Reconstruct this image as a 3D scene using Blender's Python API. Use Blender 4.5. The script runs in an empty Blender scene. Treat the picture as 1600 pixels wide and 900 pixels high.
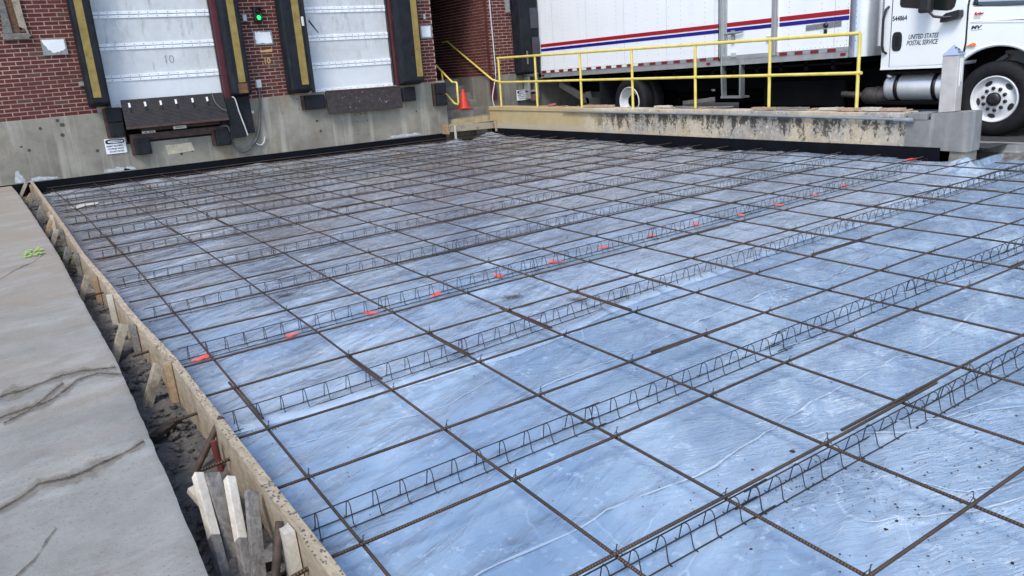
import bpy, math, random
import numpy as np
from mathutils import Vector, Matrix, noise
random.seed(7)
R_ = random.uniform
sc = bpy.context.scene
COL = sc.collection
# ------------------------------------------------------------------ camera
cam = bpy.data.objects.new('camera', bpy.data.cameras.new('camera'))
COL.objects.link(cam)
rx, ry, rz = ((0.827489, -0.557117, -0.069873), (-0.208808, -0.189822, -0.959357), (0.521211, 0.808448, -0.273407))
m = Matrix(((rx[0], -ry[0], -rz[0], -0.8471), (rx[1], -ry[1], -rz[1], -1.853), (rx[2], -ry[2], -rz[2], 1.7505), (0, 0, 0, 1)))
cam.matrix_world = m
cam.data.sensor_width = 36
cam.data.lens = 27.4755
cam.data.clip_start = 0.05
cam.data.clip_end = 2000
sc.camera = cam
# ------------------------------------------------------------------ sky and sun
SUN_EL, SUN_AZ = math.radians(52), math.radians(232)       # azimuth from +Y towards +X
w = bpy.data.worlds.new("World"); sc.world = w; w.use_nodes = True
nt = w.node_tree
sky = nt.nodes.new('ShaderNodeTexSky'); sky.sky_type = 'NISHITA'; sky.sun_disc = False
sky.sun_elevation = SUN_EL; sky.sun_rotation = SUN_AZ
sky.air_density = 1.0; sky.dust_density = 1.0; sky.ozone_density = 1.0
bg = nt.nodes['Background']; bg.inputs['Strength'].default_value = 0.14
nt.links.new(sky.outputs[0], bg.inputs[0])
sl = bpy.data.lights.new('sun', 'SUN'); sl.energy = 1.35; sl.angle = math.radians(18); sl.color = (1.0, 0.95, 0.88)
so = bpy.data.objects.new('sun', sl); COL.objects.link(so)
d = Vector((math.sin(SUN_AZ) * math.cos(SUN_EL), math.cos(SUN_AZ) * math.cos(SUN_EL), math.sin(SUN_EL)))
so.rotation_euler = d.to_track_quat('Z', 'Y').to_euler()
so.location = (-10, -10, 20)
sc.view_settings.view_transform = 'Standard'; sc.view_settings.look = 'None'
sc.view_settings.gamma = 1.0; sc.view_settings.use_curve_mapping = False
sc.view_settings.exposure = 1.08

# ------------------------------------------------------------------ ground levels
SX, SY = 0.014582, 0.009592
def zp(x, y):            # level of the plastic sheet (drain fall of the yard)
    k = min(max(y / 14.1, 0), 1)
    return SX * x * (1 - k) + SY * y
WY = 14.1                # face of the dock wall
RX = 9.15                # face of the low wall on the right
ROAD = 0.36

# ------------------------------------------------------------------ helpers
class MB:
    def __init__(s): s.v = []; s.f = []; s.sm = []
    def add(s, vs, fs, smooth=False):
        o = len(s.v); s.v += [tuple(v) for v in vs]
        s.f += [tuple(i + o for i in f) for f in fs]; s.sm += [smooth] * len(fs)
        return s
    def hexa(s, p):      # 8 corners: bottom ring 0-3, top ring 4-7
        return s.add(p, [(3, 2, 1, 0), (4, 5, 6, 7), (0, 1, 5, 4), (1, 2, 6, 5), (2, 3, 7, 6), (3, 0, 4, 7)])
    def box(s, x0, x1, y0, y1, z0, z1):
        return s.hexa([(x0, y0, z0), (x1, y0, z0), (x1, y1, z0), (x0, y1, z0), (x0, y0, z1), (x1, y0, z1), (x1, y1, z1), (x0, y1, z1)])
    def bar(s, a, b, wd, th, up=(0, 0, 1), taper=1.0):   # rectangular bar from a to b
        a, b = Vector(a), Vector(b); t = (b - a).normalized(); u = Vector(up)
        sd = t.cross(u)
        if sd.length < 1e-4: sd = t.cross(Vector((1, 0, 0)))
        sd.normalize(); n = sd.cross(t).normalized()
        q = []
        for p, k in ((a, 1.0), (b, taper)):
            for i, j in ((-1, -1), (1, -1), (1, 1), (-1, 1)):
                q.append(p + sd * i * wd / 2 * k + n * j * th / 2 * k)
        return s.hexa(q)
    def tube(s, pts, r, n=6, cap=True, smooth=True):
        pts = [Vector(p) for p in pts]; rings = []
        rr = r if isinstance(r, (list, tuple)) else [r] * len(pts)
        ref = None
        for i, p in enumerate(pts):
            t = (pts[min(i + 1, len(pts) - 1)] - pts[max(i - 1, 0)]).normalized()
            if ref is None:
                ref = Vector((0, 0, 1)) if abs(t.z) < 0.9 else Vector((1, 0, 0))
            u = (ref - t * ref.dot(t)).normalized(); v = t.cross(u); ref = u
            rings.append([p + (u * math.cos(2 * math.pi * k / n) + v * math.sin(2 * math.pi * k / n)) * rr[i] for k in range(n)])
        vs = [v for q in rings for v in q]; fs = []
        for i in range(len(pts) - 1):
            for k in range(n):
                fs.append((i * n + k, i * n + (k + 1) % n, (i + 1) * n + (k + 1) % n, (i + 1) * n + k))
        s.add(vs, fs, smooth)
        if cap:
            s.add(rings[0], [tuple(range(n - 1, -1, -1))]); s.add(rings[-1], [tuple(range(n))])
        return s
    def lathe(s, c, axis, prof, n=24, smooth=True):      # prof: list of (along, radius)
        c = Vector(c); a = Vector(axis).normalized()
        u = a.orthogonal().normalized(); v = a.cross(u)
        vs = []
        for (h, r) in prof:
            for k in range(n):
                t = 2 * math.pi * k / n
                vs.append(c + a * h + (u * math.cos(t) + v * math.sin(t)) * max(r, 1e-4))
        fs = []
        for i in range(len(prof) - 1):
            for k in range(n):
                fs.append((i * n + k, i * n + (k + 1) % n, (i + 1) * n + (k + 1) % n, (i + 1) * n + k))
        return s.add(vs, fs, smooth)
    def prism(s, poly, fn0, fn1, smooth=False):          # poly of 2D points, fn maps (a,b) to 3D on both ends
        n = len(poly)
        s.add([fn0(*p) for p in poly] + [fn1(*p) for p in poly],
              [tuple(range(n - 1, -1, -1)), tuple(range(n, 2 * n))])
        s.add([fn0(*p) for p in poly] + [fn1(*p) for p in poly], [(i, (i + 1) % n, n + (i + 1) % n, n + i) for i in range(n)], smooth)
        return s
    def mesh(s, name, off=(0, 0, 0)):
        me = bpy.data.meshes.new(name)
        me.from_pydata([(v[0] - off[0], v[1] - off[1], v[2] - off[2]) for v in s.v], [], s.f)
        me.polygons.foreach_set('use_smooth', s.sm)
        me.update()
        return me

def wloc(o):
    p = Vector((0, 0, 0))
    while o is not None:
        p += o.location; o = o.parent
    return p
def set_fade(o, vals):
    a = o.data.attributes.new('fade', 'FLOAT', 'POINT'); a.data.foreach_set('value', vals); return o
def obj(name, mb, mt, parent=None, bevel=0.0, loc=None, kind=None):
    off = loc if loc is not None else (wloc(parent) if parent else Vector((0, 0, 0)))
    me = mb.mesh(name, off); me.materials.append(mt)
    o = bpy.data.objects.new(name, me); COL.objects.link(o)
    if parent: o.parent = parent
    elif loc is not None: o.location = loc
    if bevel:
        b = o.modifiers.new('bevel', 'BEVEL'); b.width = bevel; b.segments = 2; b.limit_method = 'ANGLE'; b.angle_limit = math.radians(40)
    if kind: o['kind'] = kind
    return o
def inst(name, me, parent, loc, rot=None, scale=None):   # a piece sharing mesh data; loc in world
    o = bpy.data.objects.new(name, me); COL.objects.link(o)
    if parent: o.parent = parent
    o.location = Vector(loc) - (wloc(parent) if parent else Vector((0, 0, 0)))
    if rot: o.rotation_euler = rot
    if scale: o.scale = scale
    return o
def tag(o, label, cat, group=None):
    o['label'] = label; o['category'] = cat
    if group: o['group'] = group
    return o
def thing(name, label, cat, loc=(0, 0, 0), group=None):
    o = bpy.data.objects.new(name, None); COL.objects.link(o); o.location = loc; o.empty_display_size = 0.1
    return tag(o, label, cat, group)
def solo(name, mb, mt, label, cat, group=None, bevel=0.0, loc=None):
    c = loc
    if c is None:
        xs = np.array(mb.v); c = Vector((xs[:, 0].mean(), xs[:, 1].mean(), xs[:, 2].min()))
    return tag(obj(name, mb, mt, None, bevel, loc=c), label, cat, group)
def text(name, body, size, loc, face, mt, parent, shear=0.0, off=0.0015, sx=1.0, bold=0.0):
    cu = bpy.data.curves.new(name, 'FONT'); cu.body = body; cu.size = size; cu.shear = shear; cu.extrude = off
    cu.offset = bold; cu.align_x = 'LEFT'; cu.resolution_u = 3
    to = bpy.data.objects.new(name, cu); COL.objects.link(to)
    dg = bpy.context.evaluated_depsgraph_get()
    me = bpy.data.meshes.new_from_object(to.evaluated_get(dg))
    bpy.data.objects.remove(to)
    if face == '-x': M = Matrix(((0, 0, -1, 0), (-1, 0, 0, 0), (0, 1, 0, 0), (0, 0, 0, 1)))
    else: M = Matrix(((1, 0, 0, 0), (0, 0, -1, 0), (0, 1, 0, 0), (0, 0, 0, 1)))
    me.transform(M @ Matrix.Diagonal((sx, 1, 1, 1)))
    me.materials.clear(); me.materials.append(mt); me.name = name
    o = bpy.data.objects.new(name, me); COL.objects.link(o)
    if parent: o.parent = parent; o.location = Vector(loc) - wloc(parent)
    else: o.location = loc
    return o

# vectorised value noise for the ground sheets
_rng = np.random.RandomState(3)
_T = _rng.rand(256, 256)
def vnoise(x, y):
    xi = np.floor(x).astype(int); yi = np.floor(y).astype(int); fx = x - xi; fy = y - yi
    fx = fx * fx * (3 - 2 * fx); fy = fy * fy * (3 - 2 * fy)
    a = _T[xi % 256, yi % 256]; b = _T[(xi + 1) % 256, yi % 256]; c = _T[xi % 256, (yi + 1) % 256]; d_ = _T[(xi + 1) % 256, (yi + 1) % 256]
    return (a * (1 - fx) + b * fx) * (1 - fy) + (c * (1 - fx) + d_ * fx) * fy - 0.5
def fbm(x, y, o=4):
    s = 0; a = 1.0
    for i in range(o):
        s = s + a * vnoise(x * 2 ** i + 17.3 * i, y * 2 ** i + 9.1 * i); a *= 0.5
    return s
def gridmesh(mb, X, Y, Z, smooth=True, keep=None):
    ny, nx = X.shape
    vs = np.stack([X, Y, Z], -1).reshape(-1, 3)
    i = np.arange(ny * nx).reshape(ny, nx)
    q = np.stack([i[:-1, :-1], i[:-1, 1:], i[1:, 1:], i[1:, :-1]], -1).reshape(-1, 4)
    if keep is not None:
        kk = keep.reshape(-1); q = q[kk[q].all(1)]
    return mb.add(vs.tolist(), q.tolist(), smooth)

# ------------------------------------------------------------------ materials
class M:
    def __init__(s, name, rough=0.6, metal=0.0, spec=0.5):
        s.m = bpy.data.materials.new(name); s.m.use_nodes = True; s.t = s.m.node_tree
        s.b = s.t.nodes['Principled BSDF']
        s.set('Roughness', rough); s.set('Metallic', metal); s.set('Specular IOR Level', spec)
        s._pos = None
    def n(s, ty, **kw):
        q = s.t.nodes.new('ShaderNode' + ty)
        for k, v in kw.items():
            if k in q.inputs.keys(): s.link(v, q.inputs[k])
            else: setattr(q, k, v)
        return q
    def link(s, v, sock):
        if isinstance(v, bpy.types.NodeSocket): s.t.links.new(v, sock)
        elif isinstance(v, tuple) and len(v) == 3 and sock.type == 'RGBA': sock.default_value = (*v, 1)
        else: sock.default_value = v
    def set(s, k, v): s.link(v, s.b.inputs[k])
    def pos(s, sx=1, sy=1, sz=1, rz=0):
        g = s.n('NewGeometry')
        if rz: return s.n('Mapping', vector_type='TEXTURE', Vector=g.outputs['Position'], Scale=(1 / sx, 1 / sy, 1 / sz), Rotation=(0, 0, rz)).outputs[0]
        return s.n('Mapping', Vector=g.outputs['Position'], Scale=(sx, sy, sz)).outputs[0]
    def opos(s, sx=1, sy=1, sz=1):
        g = s.n('TexCoord')
        return s.n('Mapping', Vector=g.outputs['Object'], Scale=(sx, sy, sz)).outputs[0]
    def noise(s, vec, scale, detail=4, rough=0.55, dist=0.0):
        return s.n('TexNoise', Vector=vec, Scale=scale, Detail=detail, Roughness=rough, Distortion=dist).outputs['Fac']
    def ramp(s, fac, a, b, ca=0.0, cb=1.0):
        return s.n('MapRange', Value=fac, **{'From Min': a, 'From Max': b, 'To Min': ca, 'To Max': cb}).outputs[0]
    def mix(s, fac, a, b, mode='MIX'):
        q = s.t.nodes.new('ShaderNodeMix'); q.data_type = 'RGBA'; q.blend_type = mode; q.clamp_factor = True
        s.link(fac, q.inputs[0]); s.link(a, q.inputs[6]); s.link(b, q.inputs[7]); return q.outputs[2]
    def math(s, op, a, b=0.0):
        q = s.n('Math', operation=op); s.link(a, q.inputs[0]); s.link(b, q.inputs[1]); return q.outputs[0]
    def rnd(s): return s.n('ObjectInfo').outputs['Random']
    def fade(s): return s.n('Attribute', attribute_name='fade').outputs['Fac']
    def sep(s, axis):
        g = s.n('NewGeometry'); return s.n('SeparateXYZ', Vector=g.outputs['Position']).outputs[axis]
    def bump(s, h, strength=0.3, dist=0.01):
        s.set('Normal', s.n('Bump', Height=h, Strength=strength, Distance=dist).outputs[0])
    def col(s, c): s.set('Base Color', c); return s

def simple(name, c, rough=0.5, metal=0.0, var=0.15, scale=12, bump=0.0, spec=0.5):
    k = M(name, rough, metal, spec); p = k.pos()
    f = k.ramp(k.noise(p, scale, 5), 0.3, 0.7)
    k.col(k.mix(f, tuple(x * (1 - var) for x in c), tuple(min(1, x * (1 + var)) for x in c)))
    if bump: k.bump(k.noise(p, scale * 6, 3), bump, 0.005)
    return k.m

def mk_concrete(name, base, dark, rust, streak=True, moss=0.0):
    k = M(name, 0.85, spec=0.25); p = k.pos()
    f = k.ramp(k.noise(p, 1.6, 6, 0.65), 0.3, 0.7)
    c = k.mix(f, dark, base)
    bl = k.ramp(k.noise(k.pos(1, 1, 0.8), 0.9, 7, 0.7), 0.50, 0.66)
    c = k.mix(k.math('MULTIPLY', bl, 0.55), c, tuple(x * 0.62 for x in dark))
    st = k.ramp(k.noise(k.pos(5, 5, 0.35), 1.3, 5, 0.6), 0.52, 0.72)
    c = k.mix(k.math('MULTIPLY', st, 0.55), c, tuple(min(0.62, x * 1.5) for x in base))
    rs = k.ramp(k.noise(k.pos(3.2, 3.2, 0.5), 1.1, 5, 0.6), 0.56, 0.75)
    c = k.mix(k.math('MULTIPLY', rs, 0.6), c, rust)
    sp = k.ramp(k.noise(p, 34, 4), 0.62, 0.75)
    c = k.mix(k.math('MULTIPLY', sp, 0.5), c, tuple(x * 0.4 for x in dark))
    k.col(c); k.bump(k.noise(p, 30, 6, 0.7), 0.35, 0.012)
    return k.m
CONC = mk_concrete('dock_concrete', (0.31, 0.29, 0.24), (0.18, 0.166, 0.135), (0.24, 0.155, 0.085))
CONC_STEP = mk_concrete('step_concrete', (0.23, 0.215, 0.185), (0.13, 0.12, 0.105), (0.15, 0.11, 0.075))
CONC_NEW = mk_concrete('new_concrete', (0.27, 0.268, 0.26), (0.15, 0.15, 0.148), (0.21, 0.20, 0.185))

def mk_stained(nm='mildewed_wall', tk=1.0):
    k = M(nm, 0.85, spec=0.25); p = k.pos()
    base = k.mix(k.ramp(k.noise(p, 2.2, 6, 0.65), 0.35, 0.65), (0.40, 0.31, 0.19), (0.50, 0.44, 0.34))
    grey = k.ramp(k.noise(k.pos(1, 1.1, 1), 1.4, 5, 0.6), 0.46, 0.60)
    base = k.mix(k.math('MULTIPLY', grey, 0.8), base, (0.25, 0.24, 0.23))
    white = k.ramp(k.noise(p, 20, 6, 0.7), 0.52, 0.62)
    base = k.mix(k.math('MULTIPLY', white, 0.75), base, (0.56, 0.51, 0.43))
    z = k.sep('Z'); y = k.sep('Y')
    top = k.ramp(z, 0.30, 0.80, -0.03, 0.15) if tk else -0.01
    drip = k.noise(k.pos(5, 5, 1.6), 1.4, 5, 0.65, 0.3)
    blk = k.math('ADD', k.math('ADD', k.math('MULTIPLY', drip, 0.55), k.math('MULTIPLY', k.noise(p, 24, 6, 0.75), 0.50)), top)
    blk = k.ramp(blk, 0.585, 0.65)
    far = k.ramp(y, 9.6, 11.0, 1.0, 0.0)
    blk = k.math('MULTIPLY', blk, far)
    base = k.mix(k.math('MULTIPLY', blk, 0.93), base, (0.045, 0.042, 0.036))
    tan = k.mix(k.ramp(k.noise(p, 3, 5), 0.3, 0.7), (0.36, 0.275, 0.14), (0.43, 0.35, 0.20))
    pt = k.ramp(k.math('ADD', y, k.math('MULTIPLY', k.noise(p, 3.5, 4), 1.6)), 10.9, 11.7)
    base = k.mix(pt, base, tan)
    low = k.math('MULTIPLY', k.ramp(k.math('ADD', z, k.math('MULTIPLY', k.noise(p, 5, 3), 0.12)), 0.52, 0.58, 1.0, 0.0), 0.6)
    low = k.math('MULTIPLY', low, pt)
    base = k.mix(low, base, (0.38, 0.35, 0.30))
    k.col(base); k.bump(k.noise(p, 26, 6, 0.7), 0.5, 0.015)
    return k.m
STAINED = mk_stained(); CAPM = mk_stained('weathered_cap', 0)

def mk_brick():
    k = M('red_brick', 0.85, spec=0.2); r = k.rnd(); p = k.pos()
    f = k.noise(k.pos(4.6, 4.6, 14.6), 1.0, 1)
    c = k.mix(k.ramp(f, 0.3, 0.7), (0.080, 0.020, 0.017), (0.135, 0.037, 0.029))
    c = k.mix(k.math('MULTIPLY', r, 0.55), c, (0.15, 0.046, 0.034))
    c = k.mix(k.math('MULTIPLY', k.math('GREATER_THAN', r, 0.93), 0.6), c, (0.10, 0.075, 0.05))
    k.col(k.mix(k.math('MULTIPLY', k.noise(p, 60, 3), 0.45), c, (0.05, 0.02, 0.018)))
    k.bump(k.noise(p, 120, 3), 0.3, 0.004)
    return k.m
BRICK = mk_brick()
MORTAR = simple('mortar', (0.42, 0.305, 0.26), 0.9, var=0.25, scale=5, bump=0.3, spec=0.2)
def mk_brickwall():
    k = M('far_brick', 0.85, spec=0.2)
    g = k.n('NewGeometry'); s3 = k.n('SeparateXYZ', Vector=g.outputs['Position'])
    v = k.n('CombineXYZ', X=k.math('ADD', s3.outputs[0], s3.outputs[1]), Y=s3.outputs[2]).outputs[0]
    b = k.n('TexBrick', Vector=v, Color1=(0.10, 0.024, 0.018), Color2=(0.17, 0.045, 0.03), Mortar=(0.42, 0.31, 0.26), Scale=1.0)
    b.inputs['Mortar Size'].default_value = 0.006; b.inputs['Brick Width'].default_value = 0.2177; b.inputs['Row Height'].default_value = 0.0684
    k.col(b.outputs[0]); return k.m
FARBRICK = mk_brickwall()

def mk_wood(name, a, b, dirt=0.3):
    k = M(name, 0.8, spec=0.25); r = k.rnd()
    off = k.n('VectorMath', operation='ADD'); tc = k.n('TexCoord')
    k.t.links.new(tc.outputs['Object'], off.inputs[0]); k.t.links.new(r, off.inputs[1])
    p = off.outputs[0]
    g = k.noise(k.n('Mapping', Vector=p, Scale=(14, 3, 14)).outputs[0], 4, 6, 0.65, 0.6)
    c = k.mix(k.ramp(g, 0.35, 0.68), a, b)
    c = k.mix(k.math('MULTIPLY', k.ramp(k.noise(p, 9, 6, 0.7), 0.5, 0.68), dirt * 1.9), c, (0.07, 0.06, 0.052))
    c = k.mix(k.math('MULTIPLY', r, 0.35), c, tuple(x * 0.55 for x in a))
    k.col(c); k.bump(g, 0.35, 0.006); return k.m
WOOD_NEW = mk_wood('lumber', (0.29, 0.24, 0.17), (0.49, 0.43, 0.335), 0.42)
WOOD_FORM = mk_wood('form_lumber', (0.33, 0.255, 0.165), (0.55, 0.46, 0.335), 0.26)
WOOD_TAN = mk_wood('tan_lumber', (0.30, 0.20, 0.115), (0.46, 0.34, 0.21), 0.22)
WOOD_OLD = mk_wood('weathered_wood', (0.13, 0.122, 0.112), (0.30, 0.28, 0.25), 0.45)
WOOD_PINK = mk_wood('scrap_wood', (0.38, 0.23, 0.14), (0.55, 0.42, 0.29), 0.15)
WOOD_WHITE = mk_wood('pale_wood', (0.50, 0.45, 0.36), (0.68, 0.63, 0.54), 0.1)

def mk_plastic(pale=0.0, name='clear_plastic_sheet'):
    k = M(name, 0.3, spec=0.9); p = k.pos()
    g = k.ramp(k.noise(p, 0.7, 5, 0.62), 0.34, 0.68)
    c = k.mix(g, (0.165, 0.255, 0.37), (0.31, 0.415, 0.53))
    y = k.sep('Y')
    dust_reflection = k.math('MULTIPLY', k.ramp(k.math('ADD', y, k.math('MULTIPLY', k.noise(p, 0.5, 5), 5.0)), 5.0, 10.0), 0.72)  # far greying: dust plus the dock wall's reflection painted into the colour
    c = k.mix(dust_reflection, c, (0.32, 0.30, 0.295))
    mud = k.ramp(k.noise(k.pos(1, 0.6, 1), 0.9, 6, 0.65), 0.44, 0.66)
    mud = k.math('MULTIPLY', mud, k.ramp(y, 3.5, 9.5, 0.12, 0.85))  # mud thickens with distance, also standing in for the reflected wall
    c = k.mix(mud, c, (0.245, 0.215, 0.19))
    blot = k.ramp(k.noise(p, 21, 3, 0.6), 0.565, 0.66)
    patch = k.ramp(k.noise(p, 2.3, 4), 0.42, 0.62)
    c = k.mix(k.math('MULTIPLY', k.math('MULTIPLY', blot, patch), 0.52), c, (0.60, 0.70, 0.79))
    wp = k.n('VectorMath', operation='ADD')
    k.t.links.new(k.pos(1.0, 2.6, 1, 0.5), wp.inputs[0]); nz = k.n('TexNoise', Vector=p, Scale=1.6, Detail=4); sc_ = k.n('VectorMath', operation='SCALE', Scale=0.55)
    k.t.links.new(nz.outputs['Color'], sc_.inputs[0]); k.t.links.new(sc_.outputs[0], wp.inputs[1]); wv = wp.outputs[0]
    v1 = k.n('TexVoronoi', Vector=wv, Scale=1.5, feature='F1').outputs['Distance']
    v2 = k.n('TexVoronoi', Vector=wv, Scale=4.6, feature='F1').outputs['Distance']
    e1 = k.n('TexVoronoi', Vector=wv, Scale=1.5, feature='DISTANCE_TO_EDGE').outputs['Distance']
    cr = k.math('MULTIPLY', k.ramp(e1, 0.0, 0.018, 1.0, 0.0), k.ramp(k.noise(p, 1.7, 3), 0.48, 0.66))
    c = k.mix(k.math('MULTIPLY', cr, 0.40), c, (0.66, 0.73, 0.79))
    sky_sheen = k.ramp(k.noise(wv, 0.9, 6, 0.62), 0.50, 0.72)  # pale patches painted as sky highlights on the film, stronger away from camera
    c = k.mix(k.math('MULTIPLY', k.math('MULTIPLY', k.math('MULTIPLY', sky_sheen, 0.62), k.ramp(k.math('ADD', k.sep('X'), y), 0.6, 4.5, 0.35, 1.25)), k.math('SUBTRACT', 1.0, k.math('MULTIPLY', dust_reflection, 0.7))), c, (0.57, 0.69, 0.78))
    dk = k.ramp(k.noise(wv, 0.75, 5, 0.6, 0.3), 0.52, 0.30)
    c = k.mix(k.math('MULTIPLY', dk, 0.55), c, (0.15, 0.225, 0.34))
    sm = k.ramp(k.noise(p, 8.5, 8, 0.8), 0.65, 0.72)
    c = k.mix(k.math('MULTIPLY', sm, 0.3), c, (0.13, 0.11, 0.085))
    if pale: c = k.mix(pale, c, (0.74, 0.79, 0.83))
    k.col(c)
    k.set('Roughness', k.ramp(k.noise(p, 3, 6, 0.65), 0.3, 0.7, 0.10, 0.34))
    k.set('Coat Weight', 0.8); k.set('Coat IOR', 1.75); k.set('Coat Roughness', 0.07)
    wr = k.noise(k.pos(1.6, 6, 1, 0.45), 1.3, 6, 0.6, 1.0)
    fine = k.noise(k.pos(3, 17, 1, -0.35), 2.0, 6, 0.65, 0.8)
    near = k.math('MULTIPLY', k.ramp(k.sep('X'), 0.9, 2.4), k.ramp(y, 2.4, 0.2, 0.2, 1.0))
    h = k.math('ADD', k.math('MULTIPLY', wr, 0.55), k.math('MULTIPLY', k.math('MULTIPLY', fine, near), 1.2))
    h = k.math('ADD', h, k.math('ADD', k.math('MULTIPLY', v1, 0.85), k.math('MULTIPLY', v2, 0.28)))
    nrm = k.n('Bump', Height=h, Strength=0.6, Distance=0.055).outputs[0]
    k.set('Normal', nrm); k.set('Coat Normal', nrm)
    return k.m
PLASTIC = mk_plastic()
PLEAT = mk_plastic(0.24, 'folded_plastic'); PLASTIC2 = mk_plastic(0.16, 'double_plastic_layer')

def mk_pavement():
    k = M('old_pavement', 0.9, spec=0.2); p = k.pos()
    c = k.mix(k.ramp(k.noise(p, 2.4, 8, 0.75), 0.32, 0.68), (0.20, 0.195, 0.175), (0.305, 0.298, 0.272))
    band = k.ramp(k.noise(k.pos(0.5, 1.9, 1, 0.10), 1.0, 7, 0.66), 0.45, 0.66)
    y = k.sep('Y')
    c = k.mix(k.math('MULTIPLY', band, k.ramp(y, 1.5, 5.0, 0.30, 0.62)), c, (0.25, 0.19, 0.13))
    c = k.mix(k.ramp(y, 2.0, 8.0, 0.0, 0.60), c, (0.315, 0.265, 0.205))
    wh = k.ramp(k.noise(k.pos(1.0, 2.4, 1, 0.20), 1.5, 9, 0.72), 0.50, 0.68)
    c = k.mix(k.math('MULTIPLY', wh, 0.50), c, (0.40, 0.40, 0.375))
    damp = k.ramp(k.noise(k.pos(0.7, 1.6, 1, 0.25), 1.3, 7, 0.68), 0.54, 0.70)
    c = k.mix(k.math('MULTIPLY', damp, 0.45), c, (0.17, 0.16, 0.142))
    brush = k.ramp(k.noise(k.pos(3, 60, 1, 0.30), 1.6, 4, 0.6), 0.40, 0.70)
    c = k.mix(k.math('MULTIPLY', brush, 0.09), c, (0.14, 0.135, 0.125))
    sp = k.ramp(k.noise(p, 75, 4), 0.60, 0.70)
    c = k.mix(k.math('MULTIPLY', sp, 0.55), c, (0.10, 0.095, 0.09))
    k.col(c)
    k.bump(k.math('ADD', k.noise(p, 60, 7, 0.75), k.math('MULTIPLY', brush, 0.15)), 0.5, 0.008)
    return k.m
PAVE = mk_pavement()
def mk_dirt(name, a, b):
    k = M(name, 0.95, spec=0.15); p = k.pos()
    k.col(k.mix(k.ramp(k.noise(p, 14, 7, 0.7), 0.3, 0.7), a, b)); k.bump(k.noise(p, 45, 7, 0.75), 0.9, 0.03); return k.m
DIRT = mk_dirt('damp_dirt', (0.08, 0.076, 0.071), (0.24, 0.225, 0.205))
CRACK = mk_dirt('crumb_dirt', (0.035, 0.03, 0.026), (0.11, 0.09, 0.07))
def mk_crackm(nm, ca, cb, lo, hi, amax):
    k = M(nm, 0.95, spec=0.1); p = k.pos()
    k.col(k.mix(k.ramp(k.noise(p, 22, 6, 0.7), 0.35, 0.65), ca, cb))
    k.set('Alpha', k.ramp(k.math('ADD', k.noise(p, 26, 8, 0.8), k.math('MULTIPLY', k.fade(), 0.42)), lo, hi, 0.0, amax)); k.bump(k.noise(p, 50, 6), 0.3, 0.006); return k.m
CRACKM = mk_crackm('crack_dirt', (0.05, 0.042, 0.035), (0.13, 0.11, 0.09), .74, .86, .95); CRACKS = mk_crackm('crack_stain', (0.19, 0.16, 0.125), (0.27, 0.235, 0.19), .62, .98, .75)
ASPH = mk_dirt('asphalt', (0.045, 0.045, 0.048), (0.085, 0.085, 0.085))

def mk_rebar(axis):
    k = M('rebar_steel_' + axis, 0.6, 0.55, 0.4); p = k.pos()
    f = k.ramp(k.noise(p, 2.2, 7, 0.75), 0.38, 0.66)
    c = k.mix(f, (0.050, 0.042, 0.037), (0.125, 0.076, 0.048))
    c = k.mix(k.math('MULTIPLY', k.rnd(), 0.3), c, (0.09, 0.058, 0.040))
    k.col(c)
    wv = k.n('TexWave', wave_type='BANDS', bands_direction=axis, Vector=k.pos(), Scale=26.0, Distortion=0.0)
    k.bump(wv.outputs['Fac'], 0.8, 0.004); return k.m
REB_X, REB_Y = mk_rebar('X'), mk_rebar('Y')
WIRE = simple('dark_wire', (0.05, 0.045, 0.042), 0.55, 0.6, 0.3, 9)
RUSTY = simple('rusty_steel', (0.085, 0.058, 0.046), 0.75, 0.4, 0.4, 20)
REDPAINT = simple('red_paint', (0.13, 0.028, 0.024), 0.6, 0, 0.3, 15)
def mk_yellow():
    k = M('yellow_paint', 0.42); p = k.pos()
    c = k.mix(k.ramp(k.noise(p, 7, 5), 0.35, 0.7), (0.62, 0.48, 0.085), (0.74, 0.61, 0.18))
    c = k.mix(k.math('MULTIPLY', k.ramp(k.noise(p, 22, 5, 0.7), 0.64, 0.72), 0.7), c, (0.22, 0.12, 0.04)); k.col(c); return k.m
YELLOW = mk_yellow()
def mk_seal():
    k = M('dock_seal_vinyl', 0.6, spec=0.2); p = k.pos()
    c = k.mix(k.ramp(k.noise(p, 4, 6, 0.7), 0.35, 0.7), (0.006, 0.008, 0.012), (0.018, 0.021, 0.026))
    c = k.mix(k.math('MULTIPLY', k.ramp(k.noise(k.pos(12, 12, 2), 1.6, 6, 0.7), 0.6, 0.75), 0.22), c, (0.14, 0.14, 0.135)); k.col(c)
    k.bump(k.noise(p, 6, 4), 0.3, 0.03); return k.m
SEAL = mk_seal()
def mk_stripe():
    k = M('worn_yellow_stripe', 0.7); p = k.pos()
    c = k.mix(k.ramp(k.noise(p, 8, 6), 0.3, 0.7), (0.20, 0.14, 0.030), (0.30, 0.215, 0.055))
    c = k.mix(k.math('MULTIPLY', k.ramp(k.noise(k.pos(7, 7, 4), 1.7, 8, 0.75), 0.56, 0.66), 0.85), c, (0.06, 0.055, 0.045))
    k.col(c); return k.m
STRIPE = mk_stripe()
RUBBER = simple('black_rubber', (0.011, 0.012, 0.015), 0.7, 0, 0.35, 10, 0.3, spec=0.25)
BLACKSTRIP = simple('black_joint_board', (0.004, 0.005, 0.008), 0.85, 0, 0.3, 5, spec=0.12)
MAROON = simple('maroon_paint', (0.080, 0.012, 0.018), 0.5, 0, 0.2, 4)
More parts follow.
